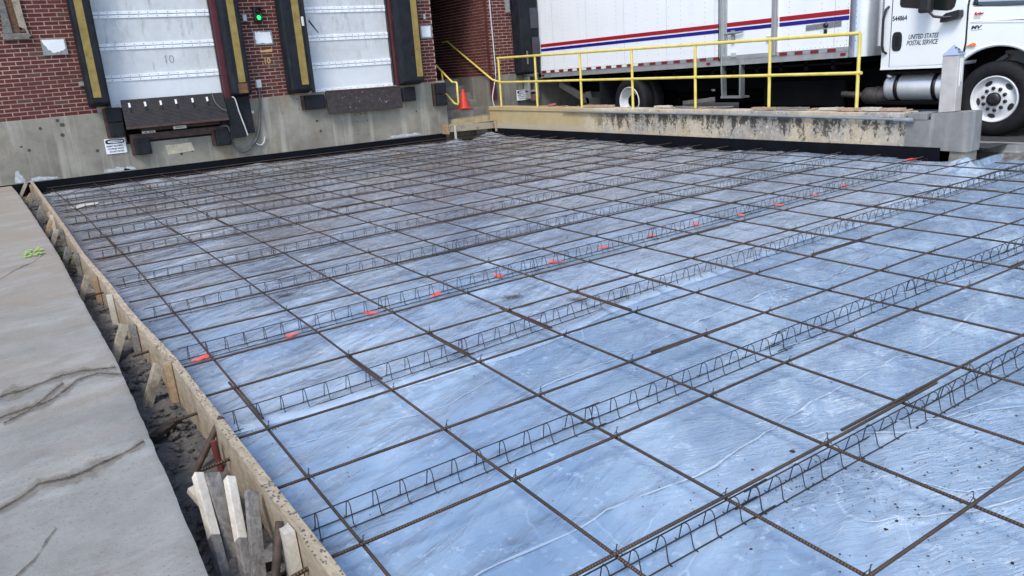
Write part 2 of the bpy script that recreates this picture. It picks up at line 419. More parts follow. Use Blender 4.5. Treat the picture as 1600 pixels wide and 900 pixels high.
def mk_door():
    k = M('door_panel_paint', 0.5, spec=0.4); p = k.pos()
    c = k.mix(k.ramp(k.noise(p, 3, 6, 0.7), 0.3, 0.72), (0.48, 0.49, 0.49), (0.64, 0.65, 0.655))
    z = k.sep('Z')
    c = k.mix(k.math('MULTIPLY', k.ramp(z, 1.7, 2.3, 1.0, 0.0), 0.6), c, (0.76, 0.79, 0.81))
    dt = k.ramp(k.noise(k.pos(5, 5, 1.2), 1.8, 7, 0.75), 0.53, 0.72)
    c = k.mix(k.math('MULTIPLY', k.math('MULTIPLY', dt, 0.85), k.ramp(z, 1.9, 2.7, 0.15, 1.0)), c, (0.27, 0.265, 0.255)); k.col(c); return k.m
DOOR = mk_door()
TRIM = simple('door_trim', (0.80, 0.82, 0.83), 0.4, 0.0, 0.12, 6)
TREAD = None
def mk_tread():
    k = M('diamond_plate', 0.5, 0.6); p = k.pos()
    c = k.mix(k.ramp(k.noise(p, 6, 6, 0.7), 0.35, 0.7), (0.014, 0.012, 0.012), (0.036, 0.028, 0.026))
    g = k.n('NewGeometry'); s3 = k.n('SeparateXYZ', Vector=g.outputs['Position'])
    a = k.math('SINE', k.math('MULTIPLY', k.math('ADD', s3.outputs[0], s3.outputs[2]), 130.0))
    b = k.math('SINE', k.math('MULTIPLY', k.math('SUBTRACT', s3.outputs[0], s3.outputs[2]), 130.0))
    h = k.math('MULTIPLY', a, b)
    k.col(k.mix(k.ramp(h, 0.45, 0.8, 0.0, 0.6), c, (0.17, 0.16, 0.155))); k.bump(h, 0.5, 0.004); return k.m
TREAD = mk_tread()
LIPBROWN = simple('worn_lip_steel', (0.040, 0.030, 0.029), 0.6, 0.3, 0.4, 14, 0.3)
BROWNSTEEL = simple('brown_steel', (0.065, 0.035, 0.028), 0.7, 0.2, 0.35, 10)
PITBLACK = simple('pit_black', (0.008, 0.008, 0.009), 0.9)
WHITEPLATE = simple('white_board', (0.74, 0.76, 0.77), 0.5, 0, 0.08, 8)
GREYPLATE = simple('grey_board_edge', (0.24, 0.245, 0.24), 0.7, 0, 0.2, 20)
SIGNBLACK = simple('sign_black', (0.012, 0.012, 0.014), 0.5)
STICKER = simple('white_sticker', (0.62, 0.61, 0.58), 0.5, 0, 0.1, 15)
CREAM = simple('cream_paint', (0.50, 0.44, 0.31), 0.8, 0, 0.2, 18)
STENCIL = simple('yellow_stencil', (0.50, 0.33, 0.12), 0.8, 0, 0.2, 30)
GREYPAINT = simple('grey_paint', (0.30, 0.30, 0.295), 0.7, 0, 0.2, 30)
GREYBOX = simple('grey_box', (0.46, 0.49, 0.50), 0.45, 0, 0.1, 10)
CABLE = simple('grey_cable', (0.09, 0.095, 0.095), 0.55, 0, 0.15, 10)
WHITECABLE = simple('white_cable', (0.52, 0.51, 0.49), 0.5, 0, 0.15, 10)
BLACKPL = simple('black_plastic', (0.012, 0.012, 0.014), 0.4, 0, 0.2, 8)
ORANGE = simple('cone_orange', (0.62, 0.04, 0.020), 0.5, 0, 0.12, 9)
def mk_spray(name, c, emissive=False):
    k = M(name, 0.7); p = k.pos(); k.col(c)
    a = k.ramp(k.math('ADD', k.math('MULTIPLY', k.noise(p, 38, 7, 0.8), 1.5), k.fade()), 1.08, 1.75)
    k.set('Alpha', a); return k.m
SPRAY = mk_spray('orange_marking_paint', (1.0, 0.10, 0.035))
SPRAYG = mk_spray('green_marking_paint', (0.32, 0.62, 0.02))
GALV = simple('galvanised_steel', (0.42, 0.45, 0.46), 0.4, 0.75, 0.15, 8)
def mk_brushed(name, c, rough):
    k = M(name, rough, 0.9); p = k.pos(3, 40, 3)
    k.col(k.mix(k.noise(k.pos(), 6, 5), tuple(x * 0.8 for x in c), c)); k.bump(k.noise(p, 4, 3), 0.06, 0.003); return k.m
ALU = mk_brushed('aluminium', (0.80, 0.81, 0.82), 0.34)
STAINLESS = simple('stainless', (0.52, 0.49, 0.45), 0.4, 0.25, 0.15, 5)
def mk_truckwhite():
    k = M('truck_white_paint', 0.28, spec=0.5); p = k.pos()
    c = k.mix(k.ramp(k.noise(p, 1.1, 5), 0.3, 0.7), (0.74, 0.76, 0.775), (0.80, 0.815, 0.825))
    c = k.mix(k.math('MULTIPLY', k.ramp(k.noise(k.pos(3, 3, 0.8), 2, 7, 0.7), 0.55, 0.75), 0.12), c, (0.45, 0.43, 0.40)); k.col(c)
    k.set('Coat Weight', 0.3); k.set('Coat Roughness', 0.08); return k.m
TWHITE = mk_truckwhite()
RAILSILV = simple('rail_aluminium', (0.40, 0.405, 0.41), 0.45, 0.5, 0.15, 7)
REDST = simple('red_stripe', (0.32, 0.007, 0.016), 0.35, 0, 0.04, 4)
BLUEST = simple('blue_stripe', (0.010, 0.008, 0.19), 0.35, 0, 0.04, 4)
REFLRED = simple('red_reflector', (0.17, 0.015, 0.02), 0.35, 0, 0.1, 30)
REFLWHITE = simple('white_reflector', (0.70, 0.70, 0.69), 0.35, 0, 0.1, 30)
RIVET = simple('rivet_grey', (0.16, 0.165, 0.17), 0.5, 0.5)
TYRE = simple('tyre_rubber', (0.009, 0.009, 0.010), 0.75, 0, 0.4, 14, 0.4, spec=0.3)
RIMW = simple('rim_white', (0.62, 0.62, 0.62), 0.4, 0, 0.1, 10)
CHASSIS = simple('chassis_black', (0.004, 0.004, 0.005), 0.85, 0, 0.3, 6, spec=0.08)
EXHAUST = simple('exhaust_steel', (0.10, 0.085, 0.075), 0.55, 0.6, 0.35, 9)
LAMPORANGE = simple('amber_lens', (0.75, 0.19, 0.04), 0.3)
LETTER = simple('letter_black', (0.02, 0.025, 0.04), 0.5)
REDLET = simple('letter_red', (0.6, 0.05, 0.06), 0.5)
def mk_glass():
    k = M('window_glass', 0.06, 0, 0.6); k.col((0.012, 0.016, 0.016)); return k.m
GLASS = mk_glass()
def mk_em(name, c, e):
    k = M(name, 0.4); k.col(c); k.set('Emission Color', (*c, 1)); k.set('Emission Strength', e); return k.m
GREENLAMP = mk_em('green_signal_light', (0.02, 0.85, 0.10), 1.6)
REDLAMP = simple('unlit_red_lens', (0.10, 0.03, 0.025), 0.3)

# ================================================================== SETTING
def keyed(y, pts):
    if y <= pts[0][0]: return pts[0][1]
    for (a, b), (c, d_) in zip(pts, pts[1:]):
        if y <= c: return b + (d_ - b) * (y - a) / (c - a)
    return pts[-1][1]
FORM = [(-3, -.215), (.3, -.222), (1.6, -.225), (2.8, -.222), (4, -.268), (5.2, -.275), (6.5, -.305), (8.3, -.298), (10, -.30), (14.1, -.315)]
PEDGE = [(-4, -.55), (.58, -.533), (1.5, -.508), (2.5, -.48), (3.1, -.47), (4.6, -.477), (6.9, -.469), (7.76, -.478), (9.5, -.50), (13, -.563), (14.1, -.60)]
FH = 0.235

# earth under everything, one sheet to the horizon
g = MB(); g.add([(-400, -400, -0.42), (400, -400, -0.42), (400, 400, -0.42), (-400, 400, -0.42)], [(0, 1, 2, 3)])
obj('ground', g, DIRT, kind='structure')
# damp soil of the trench and under the sheet
xs = np.concatenate([np.arange(-.75, -.1, .022), np.array([0.3, 1.5, 4, 8, 12, 16])]); ys = np.arange(-3, 14.2, .03)
X, Y = np.meshgrid(xs, ys)
Zp = np.vectorize(zp)(X, Y)
Z = Zp + np.where(X < -.17, .012 + fbm(X * 12, Y * 12, 5) * .05 + fbm(X * 2.5 + 7, Y * 2.5) * .05, -.09)
obj('soil', gridmesh(MB(), X, Y, Z), DIRT, kind='structure')
# old pavement on the left, broken edge
py = np.arange(-4, 14.09, .04)
edge = np.array([keyed(y, PEDGE) for y in py]) + fbm(py * 1.7, py * 0) * .003 + fbm(py * 11, py * 0 + 3, 5) * .005
tcol = np.array([0, .012, .03, .07, .14, .28, .5, .9, 1.6, 3, 6, 14.])
X = edge[:, None] - tcol[None, :]; Y = np.repeat(py[:, None], len(tcol), 1)
Z = np.vectorize(zp)(np.zeros_like(X), Y) + FH - .004 + fbm(X * 2, Y * 2) * .004 - np.array([.004] + [0] * 11)[None, :]
mb = MB(); gridmesh(mb, X, Y, Z)
n = len(py); o = len(mb.v)
mb.add([(X[i, 0], Y[i, 0], Z[i, 0]) for i in range(n)] + [(X[i, 0] + .01 * fbm(np.array(py[i] * 5.), np.array(1.)), Y[i, 0], Z[i, 0] - .4) for i in range(n)],
       [(i, n + i, n + i + 1, i + 1) for i in range(n - 1)])
pave = obj('pavement', mb, PAVE, kind='structure')
def crack(pts, wd, jit=.02, seedv=0):
    crack_(pts, wd * 3.4, jit, seedv, CRACKS, .0028); return crack_(pts, wd * .75, jit, seedv, CRACKM, .0042)
def crack_(pts, wd, jit, seedv, mt, lift):
    mb = MB(); P = []; rr = random.Random(seedv)
    for (a, b), (c, d_) in zip(pts, pts[1:]):
        k = max(2, int(math.hypot(c - a, d_ - b) / .03))
        for i in range(k): P.append((a + (c - a) * i / k, b + (d_ - b) * i / k))
    P.append(pts[-1])
    L, Rr = [], []
    for i, (x, y) in enumerate(P):
        y += float(fbm(np.array(x * 6.), np.array(seedv * 3.))) * jit * 2
        ww = wd * (.45 + 1.1 * abs(float(fbm(np.array(x * 9.), np.array(seedv + 5.))) + .35)) * rr.uniform(.7, 1.3)
        z = zp(0, y) + FH + lift - .002 + float(fbm(np.array(x * 2), np.array(y * 2))) * .006
        L += [(x, y + ww * u, z) for u in (-.5, -.22, 0, .22, .5)]
    k = len(P); fs = []
    for i in range(k - 1):
        for q in range(4): fs.append((i * 5 + q, (i + 1) * 5 + q, (i + 1) * 5 + q + 1, i * 5 + q + 1))
    mb.add(L, fs)
    return set_fade(obj('crack', mb, mt, pave), [0, .75, 1, .75, 0] * k)
crack([(-3, 2.80), (-1.05, 2.86), (-.80, 2.93), (-.66, 2.99), (-.49, 2.93)], .065, .035, 1)
crack([(-3, 2.5), (-1.06, 2.55), (-.86, 2.63), (-.7, 2.80), (-.58, 2.86), (-.48, 2.78)], .05, .035, 2)
crack([(-1.05, 2.46), (-.90, 2.62), (-.76, 2.86)], .05, .03, 3)
crack([(-3, 1.45), (-1.1, 1.53), (-.95, 1.65), (-.85, 1.60), (-.68, 1.68), (-.53, 1.77)], .05, .035, 4)
crack([(-1.1, .92), (-1.0, 1.05), (-.92, 1.22)], .014, .03, 5)
crack([(-1.35, 5.4), (-.95, 6.1), (-.70, 6.6), (-.56, 7.0)], .02, .04, 6)

# plastic vapour barrier -------------------------------------------------------
def seg_d(X, Y, pts):
    best = np.full(X.shape, 1e9)
    for (a, b), (c, d_) in zip(pts, pts[1:]):
        dx, dy = c - a, d_ - b; L2 = dx * dx + dy * dy
        t = np.clip(((X - a) * dx + (Y - b) * dy) / L2, 0, 1)
        best = np.minimum(best, np.hypot(X - a - t * dx, Y - b - t * dy))
    return best
FOLDS = [([(-.1, .24), (.3, .26), (.63, .28), (1.08, .265), (1.34, .225), (1.84, .275), (2.11, .32), (2.64, .335), (3.2, .36), (5, .5)], .016, .02),
         ([(.9, 1.30), (1.5, 1.42), (2.2, 1.47), (2.84, 1.56), (3.54, 1.6), (4.1, 1.52), (6, 1.75)], .013, .022),
         ([(-.13, 1.75), (.89, 1.58), (1.22, 1.7), (1.86, 1.82), (2.67, 1.93), (3.3, 2.02)], .006, .02),
         ([(1.15, .62), (1.32, .37), (1.42, .24)], .008, .012), ([(1.62, .66), (1.9, .45)], .006, .012),
         ([(1.84, .26), (2.3, -.1), (2.9, -.35), (3.6, -.7)], .014, .03), ([(2.2, .1), (2.55, -.15), (3.2, -.3)], .010, .02),
         ([(1.5, -.35), (1.9, -.62), (2.4, -.8)], .016, .03), ([(1.9, -.2), (2.0, -.55), (2.6, -.75)], .012, .03),
         ([(2.4, .6), (3.0, .35), (3.8, .15)], .010, .03), ([(2.6, .95), (3.2, .8), (4.2, .45)], .009, .03), ([(3.2, 1.2), (4.4, .9), (5.5, .6)], .010, .03),
         ([(2.5, 7.1), (4, 7.6), (5.75, 7.25), (7, 6.8), (8.6, 6.9)], .020, .12), ([(3, 9.9), (5, 10.3), (8, 9.8)], .015, .12),
         ([(4.2, 4.9), (5.5, 5.15), (7, 4.9), (8.8, 5.2)], .012, .08), ([(5.8, 2.9), (7, 2.7), (8.4, 2.9), (10, 2.7)], .014, .06),
         ([(7.5, 1.9), (9, 2.3), (11, 2.0)], .02, .06), ([(6, 1.0), (8, 1.4), (10, 1.0)], .015, .05),
         ([(.2, 8.5), (2, 8.8), (3.8, 8.4)], .012, .08), ([(.1, 11.4), (1.5, 11.7), (3, 11.5), (5, 11.9)], .012, .08)]
def sheet(X, Y):
    Z = np.vectorize(zp)(X, Y)
    und = fbm(X * .8, Y * .8, 3) * .018 + fbm(X * 3.1 + 5, Y * 3.1, 3) * .014
    wx, wy = X + fbm(X * 1.1, Y * 1.1 + 4, 2) * .5, Y + fbm(X * 1.1 + 9, Y * 1.1, 2) * .5
    u0, v0 = wx * .88 + wy * .47, -wx * .47 + wy * .88
    und = und - np.abs(fbm(u0 * .9, v0 * 3.6, 3)) * .034 + .010
    flat = np.ones_like(X)
    for by, bs in ((-.07, -.0005), (.905, .004), (2.12, .04), (3.39, .022), (4.575, .02), (5.86, .03), (7.33, .04), (8.75, .02), (10.1, .02), (11.45, .01), (12.75, .0)):
        flat = np.minimum(flat, np.clip(np.abs(Y - by - bs * X) / .11 - .6, 0, 1))
    und = und * np.where(Y > 4.2, .55, 1.0)
    Z = Z + und * flat
    sm = lambda t: np.clip(t, 0, 1) ** 2 * (3 - 2 * np.clip(t, 0, 1))
    Z = Z + np.where(Y > 3.0, sm((X - 8.35) / .75) * .085, 0) + sm((Y - 13.2) / .75) * .075
    a = np.clip((X - 1.3) / 1.2, 0, 1) * np.clip((2.6 - Y) / 1.2, .15, 1)
    u, v = X * .82 + Y * .57, -X * .57 + Y * .82
    Z = Z + a * flat * (np.abs(fbm(u * 1.7, v * 8.5, 4)) * -.030 + np.abs(fbm(u * 5 + 3, v * 22, 2)) * -.007 + .012)
    for pts, h, wd in FOLDS:
        dd = seg_d(X, Y, pts)
        Z = Z + h * np.exp(-dd / wd * 1.2)
    # ragged rise of the sheet against walls and the loose flaps near the wall's end
    for cx, cy, h, s in ((8.95, 3.02, .10, .26), (9.55, 2.72, .06, .4), (8.75, 5.3, .05, .4), (7.9, 13.5, .12, .3), (8.6, 8.3, .07, .45), (3.5, 13.65, .08, .4), (1.6, 13.6, .06, .3)):
        dd = np.hypot(X - cx, (Y - cy)); Z = Z + h * np.clip(1 - dd / s, 0, 1)
    return Z
def spacing(a, b, near, s0, s1):
    out = [a]
    while out[-1] < b:
        q = out[-1]; out.append(q + (s0 if q < near else s0 + (s1 - s0) * min(1, (q - near) / 6)))
    out[-1] = b; return np.array(out)
xs = spacing(-.20, 13.5, 3.2, .026, .06); ys = spacing(-1.5, 13.98, 2.6, .026, .06)
X, Y = np.meshgrid(xs, ys); Z = sheet(X, Y)
yend = 13.90 + fbm(X * 1.3, X * 0 + 2, 3) * .26
xend = 9.02 + fbm(Y * .9, Y * 0 + 8, 3) * .36
keep = (Y < yend) & ((X < xend) | (Y < 3.1)) & ~((X > 10.15) & (Y > 2.75))
pl = thing('plastic_sheet', 'clear bluish plastic sheeting laid over the whole yard beneath the rebar grid', 'plastic sheet')
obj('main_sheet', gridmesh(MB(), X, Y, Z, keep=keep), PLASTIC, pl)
# second sheet lapped over the first along the middle
xs = spacing(-.19, 9.0, 4, .03, .07); tv = np.linspace(0, 1, 14) ** 1.6
ye = np.array([keyed(x, [(-.2, 2.16), (.29, 2.12), (.84, 2.06), (1.63, 2.04), (2.3, 2.16), (2.9, 2.27), (3.61, 2.29), (4.63, 2.42), (5.9, 2.45), (9, 2.7)]) for x in xs]) - .10 + fbm(xs * 2.2, xs * 0, 4) * .05
X = np.repeat(xs[None, :], 14, 0); Y = ye[None, :] + tv[:, None] * 1.1
Z = sheet(X, Y) + .0035 + .016 * np.exp(-((Y - ye[None, :] - .06) / .07) ** 2) * (1 + fbm(X * 2, X * 0)) - .02 * np.clip(tv[:, None] - .75, 0, 1)
Z[0, :] = sheet(X, Y)[0, :] + .001
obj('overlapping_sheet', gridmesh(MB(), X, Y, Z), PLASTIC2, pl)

def pleat(pts, r):
    P = []
    for (a, b), (c, d_) in zip(pts, pts[1:]):
        k = max(2, int(math.hypot(c - a, d_ - b) / .06))
        for i in range(k): P.append((a + (c - a) * i / k, b + (d_ - b) * i / k))
    P.append(pts[-1]); n_ = len(P); A = np.array(P)
    A[:, 1] += fbm(A[:, 0] * 3, A[:, 0] * 0 + r * 900, 4) * .03
    zz = sheet(A[:, 0], A[:, 1]); prof = ((-3.2, -.2), (-1.2, .55), (0, 1), (.7, .75), (1.4, -.2))
    vs, fs = [], []
    for i in range(n_):
        t = A[min(i + 1, n_ - 1)] - A[max(i - 1, 0)]; t /= np.hypot(*t); nx, ny = -t[1], t[0]
        w_ = r * .42 * min(1, min(i, n_ - 1 - i) / 6) * (.35 + abs(float(fbm(np.array(i * .21), np.array(r * 700.)))) * 1.5) + .0004
        for u, h in prof: vs.append((A[i, 0] + nx * u * w_, A[i, 1] + ny * u * w_, zz[i] + h * w_ + .001))
    m_ = len(prof)
    for i in range(n_ - 1):
        for q in range(m_ - 1): fs.append((i * m_ + q, i * m_ + q + 1, (i + 1) * m_ + q + 1, (i + 1) * m_ + q))
    obj('pleat', MB().add(vs, fs, True), PLEAT, pl)
for i_, r_ in ((0, .0075), (1, .0065), (2, .003), (3, .004), (4, .003), (5, .006), (6, .004), (7, .006), (8, .004), (9, .004), (10, .004), (11, .005), (15, .006), (16, .006), (17, .006)): pleat(FOLDS[i_][0], r_)
for q_ in ([(.72, .44), (.80, .33), (.86, .30)], [(1.2, .78), (1.35, .55)], [(.35, .62), (.28, .40)], [(2.9, 1.2), (3.3, 1.0)], [(3.9, 2.2), (4.6, 2.05), (5.6, 2.15)], [(1.95, -.75), (2.3, -.95)], [(2.05, -.3), (2.3, -.5)], [(4.4, .4), (5.2, .1)], [(5, 1.4), (6.2, 1.15)], [(6.5, .4), (7.8, .2)]): pleat(q_, .0035)

# road, and the cut edge of its slab at the right
mb = MB()
mb.add([(9.9, -60, ROAD), (60, -60, ROAD), (60, 60, ROAD), (9.9, 60, ROAD)], [(0, 1, 2, 3)])
mb.add([(9.42, 3.0, ROAD - .004), (9.92, 3.0, ROAD - .004), (9.92, 14.1, ROAD - .004), (9.42, 14.1, ROAD - .004)], [(0, 1, 2, 3)])
obj('road', mb, ASPH, kind='structure')
ey = np.arange(-6, 3.45, .05)
ex = 9.90 + fbm(ey * 2.5, ey * 0) * .03
mb = MB(); rows = [(.12, ROAD + .004), (0, ROAD + .003), (-.005, ROAD - .09), (-.03, ROAD - .11), (-.16, .19), (-.36, .09)]
X = np.stack([ex + a for a, b in rows], 1); X[:, 3:] += (fbm(ey * 5, ey * 0 + 4)[:, None]) * .06
Y = np.repeat(ey[:, None], len(rows), 1); Z = np.repeat(np.array([b for a, b in rows])[None, :], len(ey), 0)
Z[:, 4:] += fbm(ey * 7, ey * 0 + 1)[:, None] * .05
gridmesh(mb, X[:, 3:], Y[:, 3:], Z[:, 3:]); obj('excavated_bank', mb, DIRT, kind='structure')
mb = MB(); gridmesh(mb, X[:, :4], Y[:, :4], Z[:, :4], smooth=False); obj('road_slab_edge', mb, CONC_NEW, kind='structure')

# ================================================================== BUILDING
bld = thing('brick_building', 'red brick loading dock building with concrete base and two white dock doors', 'building', (0, WY, 0))
L_, R2_ = 0.86, 3.38
# mortar backing walls (openings left for doors, stair recess and truck dock)
mb = MB()
def ledge(x): return 1.432 + .0107 * (x + .5)
def wallseg(x0, x1, zt=4.3, z0=None):
    mb.hexa([(x0, WY, ledge(x0)), (x1, WY, ledge(x1)), (x1, WY + .3, ledge(x1)), (x0, WY + .3, ledge(x0)), (x0, WY, zt), (x1, WY, zt), (x1, WY + .3, zt), (x0, WY + .3, zt)])
for q in ((-9, 1.19), (3.2, 4.99), (6.84, 7.853), (9.253, 9.96)):
    mb = MB(); wallseg(*q); obj('mortar_wall', mb, MORTAR, bld)
obj('mortar_wall', MB().box(9.253, 9.55, WY + .3, 17.5, 1.54, 4.3), MORTAR, bld)
mb = MB(); mb.box(-9, 14.5, WY + .004, WY + .3, 4.3, 6.2)
mb.box(10.0, 10.4, WY + .05, WY + .3, 1.5, 4.3); mb.box(13.2, 24, WY + .05, WY + .3, 1.5, 6.2); mb.box(14.5, 24, WY + .004, WY + .05, 4.3, 6.2)
obj('upper_wall', mb, FARBRICK, bld)
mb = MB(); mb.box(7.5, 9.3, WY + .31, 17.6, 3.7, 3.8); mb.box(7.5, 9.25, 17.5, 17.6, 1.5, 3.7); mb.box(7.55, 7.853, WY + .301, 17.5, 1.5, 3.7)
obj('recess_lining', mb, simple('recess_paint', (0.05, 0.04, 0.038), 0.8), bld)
# bricks
CH, BP = .0684, .2177
bm_ = MB(); bw, bh, bd = BP - .015, CH - .0150, .05
bm_.hexa([(-bw / 2, 0, -bh / 2), (bw / 2, 0, -bh / 2), (bw / 2, bd, -bh / 2), (-bw / 2, bd, -bh / 2), (-bw / 2, 0, bh / 2), (bw / 2, 0, bh / 2), (bw / 2, bd, bh / 2), (-bw / 2, bd, bh / 2)])
bme = bm_.mesh('brick'); bme.materials.append(BRICK)
hm = MB(); hw = bw / 2 - .006
hm.hexa([(-hw / 2, 0, -bh / 2), (hw / 2, 0, -bh / 2), (hw / 2, bd, -bh / 2), (-hw / 2, bd, -bh / 2), (-hw / 2, 0, bh / 2), (hw / 2, 0, bh / 2), (hw / 2, bd, bh / 2), (-hw / 2, bd, bh / 2)])
hme = hm.mesh('half_brick'); hme.materials.append(BRICK)
rest = MB(); nbrick = 0
def put_brick(cx, cz, wd, individual, y):
    global nbrick
    jit = R_(-.0025, .0015)
    if individual and wd > .08 and nbrick < 298:
        nbrick += 1
        inst('brick', bme, bld, (cx, y + jit, cz), (0, -.0107, 0), (wd / bw, 1, 1))
    else:
        s_ = .0107 * wd / 2; x0, x1, z0, z1, y0, y1 = cx - wd / 2, cx + wd / 2, cz - bh / 2, cz + bh / 2, y + jit, y + .05
        rest.hexa([(x0, y0, z0 - s_), (x1, y0, z0 + s_), (x1, y1, z0 + s_), (x0, y1, z0 - s_), (x0, y0, z1 - s_), (x1, y0, z1 + s_), (x1, y1, z1 + s_), (x0, y1, z1 - s_)])
FY = WY - .0045
def field(x0, x1, zt, ivis):
    for r in range(60):
        off = (r % 2) * BP / 2
        k0 = int((x0 - off) / BP) - 1
        for k in range(k0, k0 + 90):
            a, b = off + k * BP, off + k * BP + BP - .015
            a2, b2 = max(a, x0), min(b, x1)
            if b2 - a2 < .03: continue
            cx = (a2 + b2) / 2; cz = ledge(cx) + CH * (r + .5)
            if r == 0 and cx < 1: cz += .0
            if cz > zt: continue
            put_brick(cx, cz, b2 - a2, ivis(cx, cz), FY)
field(-2.2, .95, 4.25, lambda x, z: x > -.62 and z < 3.4)
field(3.48, 4.60, 4.25, lambda x, z: z < 3.35)
field(7.30, 7.853, 4.25, lambda x, z: False)
field(9.253, 9.955, 4.25, lambda x, z: False)
# side wall of the stair recess
for r in range(60):
    off = (r % 2) * BP / 2 + WY
    for k in range(-1, 16):
        a, b = max(off + k * BP, WY), min(off + k * BP + BP - .015, 17.45)
        z = 1.55 + CH * (r + .5)
        if b - a < .03 or z > 4.2: continue
        j = R_(-.002, .001)
        rest.box(9.246 + j, 9.30, a, b, z - bh / 2, z + bh / 2)
obj('brickwork', rest, BRICK, bld, kind='stuff')
# concrete base with the leveler pit cut out
mb = MB()
def base(x0, x1, zb=-.3, zt0=None, zt1=None, y0=WY - .02, y1=WY + .9):
    a, b = (ledge(x0) if zt0 is None else zt0), (ledge(x1) if zt1 is None else zt1)
    mb.hexa([(x0, y0, zb), (x1, y0, zb), (x1, y1, zb), (x0, y1, zb), (x0, y0, a), (x1, y0, b), (x1, y1, b), (x0, y1, a)])
base(-9, 1.33); base(3.16, 8.03); base(1.33, 3.16, -.3, .88, .88)
obj('concrete_base', mb, CONC, bld, bevel=.008)
mb = MB(); mb.box(9.25, 9.56, WY - .012, 17.4, .30, 1.552); mb.box(9.56, 10.0, WY - .011, WY + .4, .30, 1.552)
obj('pier_base', mb, CONC_STEP, bld, bevel=.006)
obj('concrete_base', MB().box(10.002, 24, WY + .02, WY + .4, .30, 1.5), CONC_STEP, bld)
# form-tie holes and stains in the concrete
mb = MB()
for x, z, r in ((4.257, 1.147, .012), (4.589, 1.40, .014), (5.795, .981, .016), (5.926, .983, .018), (6.045, .985, .016), (5.82, .83, .014), (6.055, .837, .014), (5.812, .564, .014), (6.048, .553, .012), (7.249, .918, .02), (4.60, 1.2, .013),
                (.02, 1.27, .028), (.36, 1.30, .04), (.33, 1.13, .035), (-.32, 1.0, .02), (-.22, .93, .026), (.82, .80, .03), (.30, 1.38, .03), (4.95, .93, .03), (5.0, .72, .028), (2.22, .585, .03), (2.42, .62, .026)):
    pol = [(x + r * R_(.75, 1.2) * math.cos(t), z + r * R_(.75, 1.2) * math.sin(t)) for t in np.linspace(0, 2 * math.pi, 9)[:-1]]
    mb.add([(a, WY - .0225, b) for a, b in pol], [tuple(range(8))])
obj('concrete_hole', mb, simple('hole_dark', (0.06, 0.055, 0.05), 0.9), bld, kind='stuff')
# leveler pit lining
mb = MB(); mb.box(1.2, 3.3, WY + .75, WY + .8, .85, 1.5); mb.box(1.2, 3.3, WY - .02, WY + .8, .86, .885); mb.box(1.28, 1.334, WY - .019, WY + .8, .88, 1.5); mb.box(3.156, 3.25, WY - .019, WY + .8, .88, 1.5)
obj('leveler_pit', mb, PITBLACK, bld)
# jambs
mb = MB(); mb.box(3.185, 3.385, WY - .05, WY + .25, 1.53, 4.3); obj('door_jamb', mb, MAROON, bld, bevel=.006)
mb = MB(); mb.box(6.83, 7.03, WY - .05, WY + .25, 1.50, 4.3); obj('door_jamb', mb, MAROON, bld, bevel=.006)
for q in ((1.12, 1.19, -.03, .25), (3.17, 3.186, .02, .2), (4.93, 5.0, -.03, .25), (6.80, 6.83, .02, .2)):
    obj('door_track', MB().box(q[0], q[1], WY + q[2], WY + q[3], 1.5, 4.3), BLACKPL, bld)
# two sectional dock doors
def dock_door(x0, x1, zb, num=None):
    d0 = obj('dock_door', MB().box(x0 + .01, x1 - .01, WY + .14, WY + .17, zb, 4.3), DOOR, bld)
    zs = [zb + .0, 2.02, 2.56, 3.10, 3.64, 4.28]
    rv = MB()
    for i in range(5):
        inst_m = MB().box(x0 + .004, x1 - .004, WY + .095, WY + .14, zs[i] + .003, zs[i + 1] - .003)
        obj('door_panel', inst_m, DOOR, d0, bevel=.006)
    for i in range(0, 5):
        z = zs[i]
        for (a, b) in (((z + .005, z + .058), (z - .058, z - .005)) if i else ((z, z + .06),)):
            t = MB().box(x0 + .012, x1 - .012, WY + .078, WY + .094, a, b); obj('trim_rail', t, TRIM, d0, bevel=.004)
            for k in range(12):
                x = x0 + .1 + (x1 - x0 - .2) * k / 11 + R_(-.02, .02)
                rv.box(x - .006, x + .006, WY + .073, WY + .079, (a + b) / 2 - .004, (a + b) / 2 + .008)
    obj('rivets', rv, SIGNBLACK, d0, kind='stuff')
    return d0
dA = dock_door(1.19, 3.185, 1.53)
dB = dock_door(5.0, 6.82, 1.50)
text('door_number', '10', .20, (2.22, WY + .0925, 2.235), '-y', GREYPAINT, dA, 0, .001)
mb = MB(); mb.box(2.03, 2.042, WY + .091, WY + .094, 2.13, 2.25); obj('paint_mark', mb, CREAM, dA)
mb = MB(); mb.hexa([(5.12, WY + .088, 2.95), (5.135, WY + .088, 2.96), (5.135, WY + .094, 2.96), (5.12, WY + .094, 2.95), (5.115, WY + .088, 2.94), (5.13, WY + .088, 2.945), (5.13, WY + .094, 2.945), (5.115, WY + .094, 2.94)])
mb.add([(5.10, WY + .090, 2.93), (5.28, WY + .090, 2.66), (5.26, WY + .090, 2.66), (5.09, WY + .090, 2.88)], [(0, 3, 2, 1)])
obj('tear', mb, SIGNBLACK, dB)

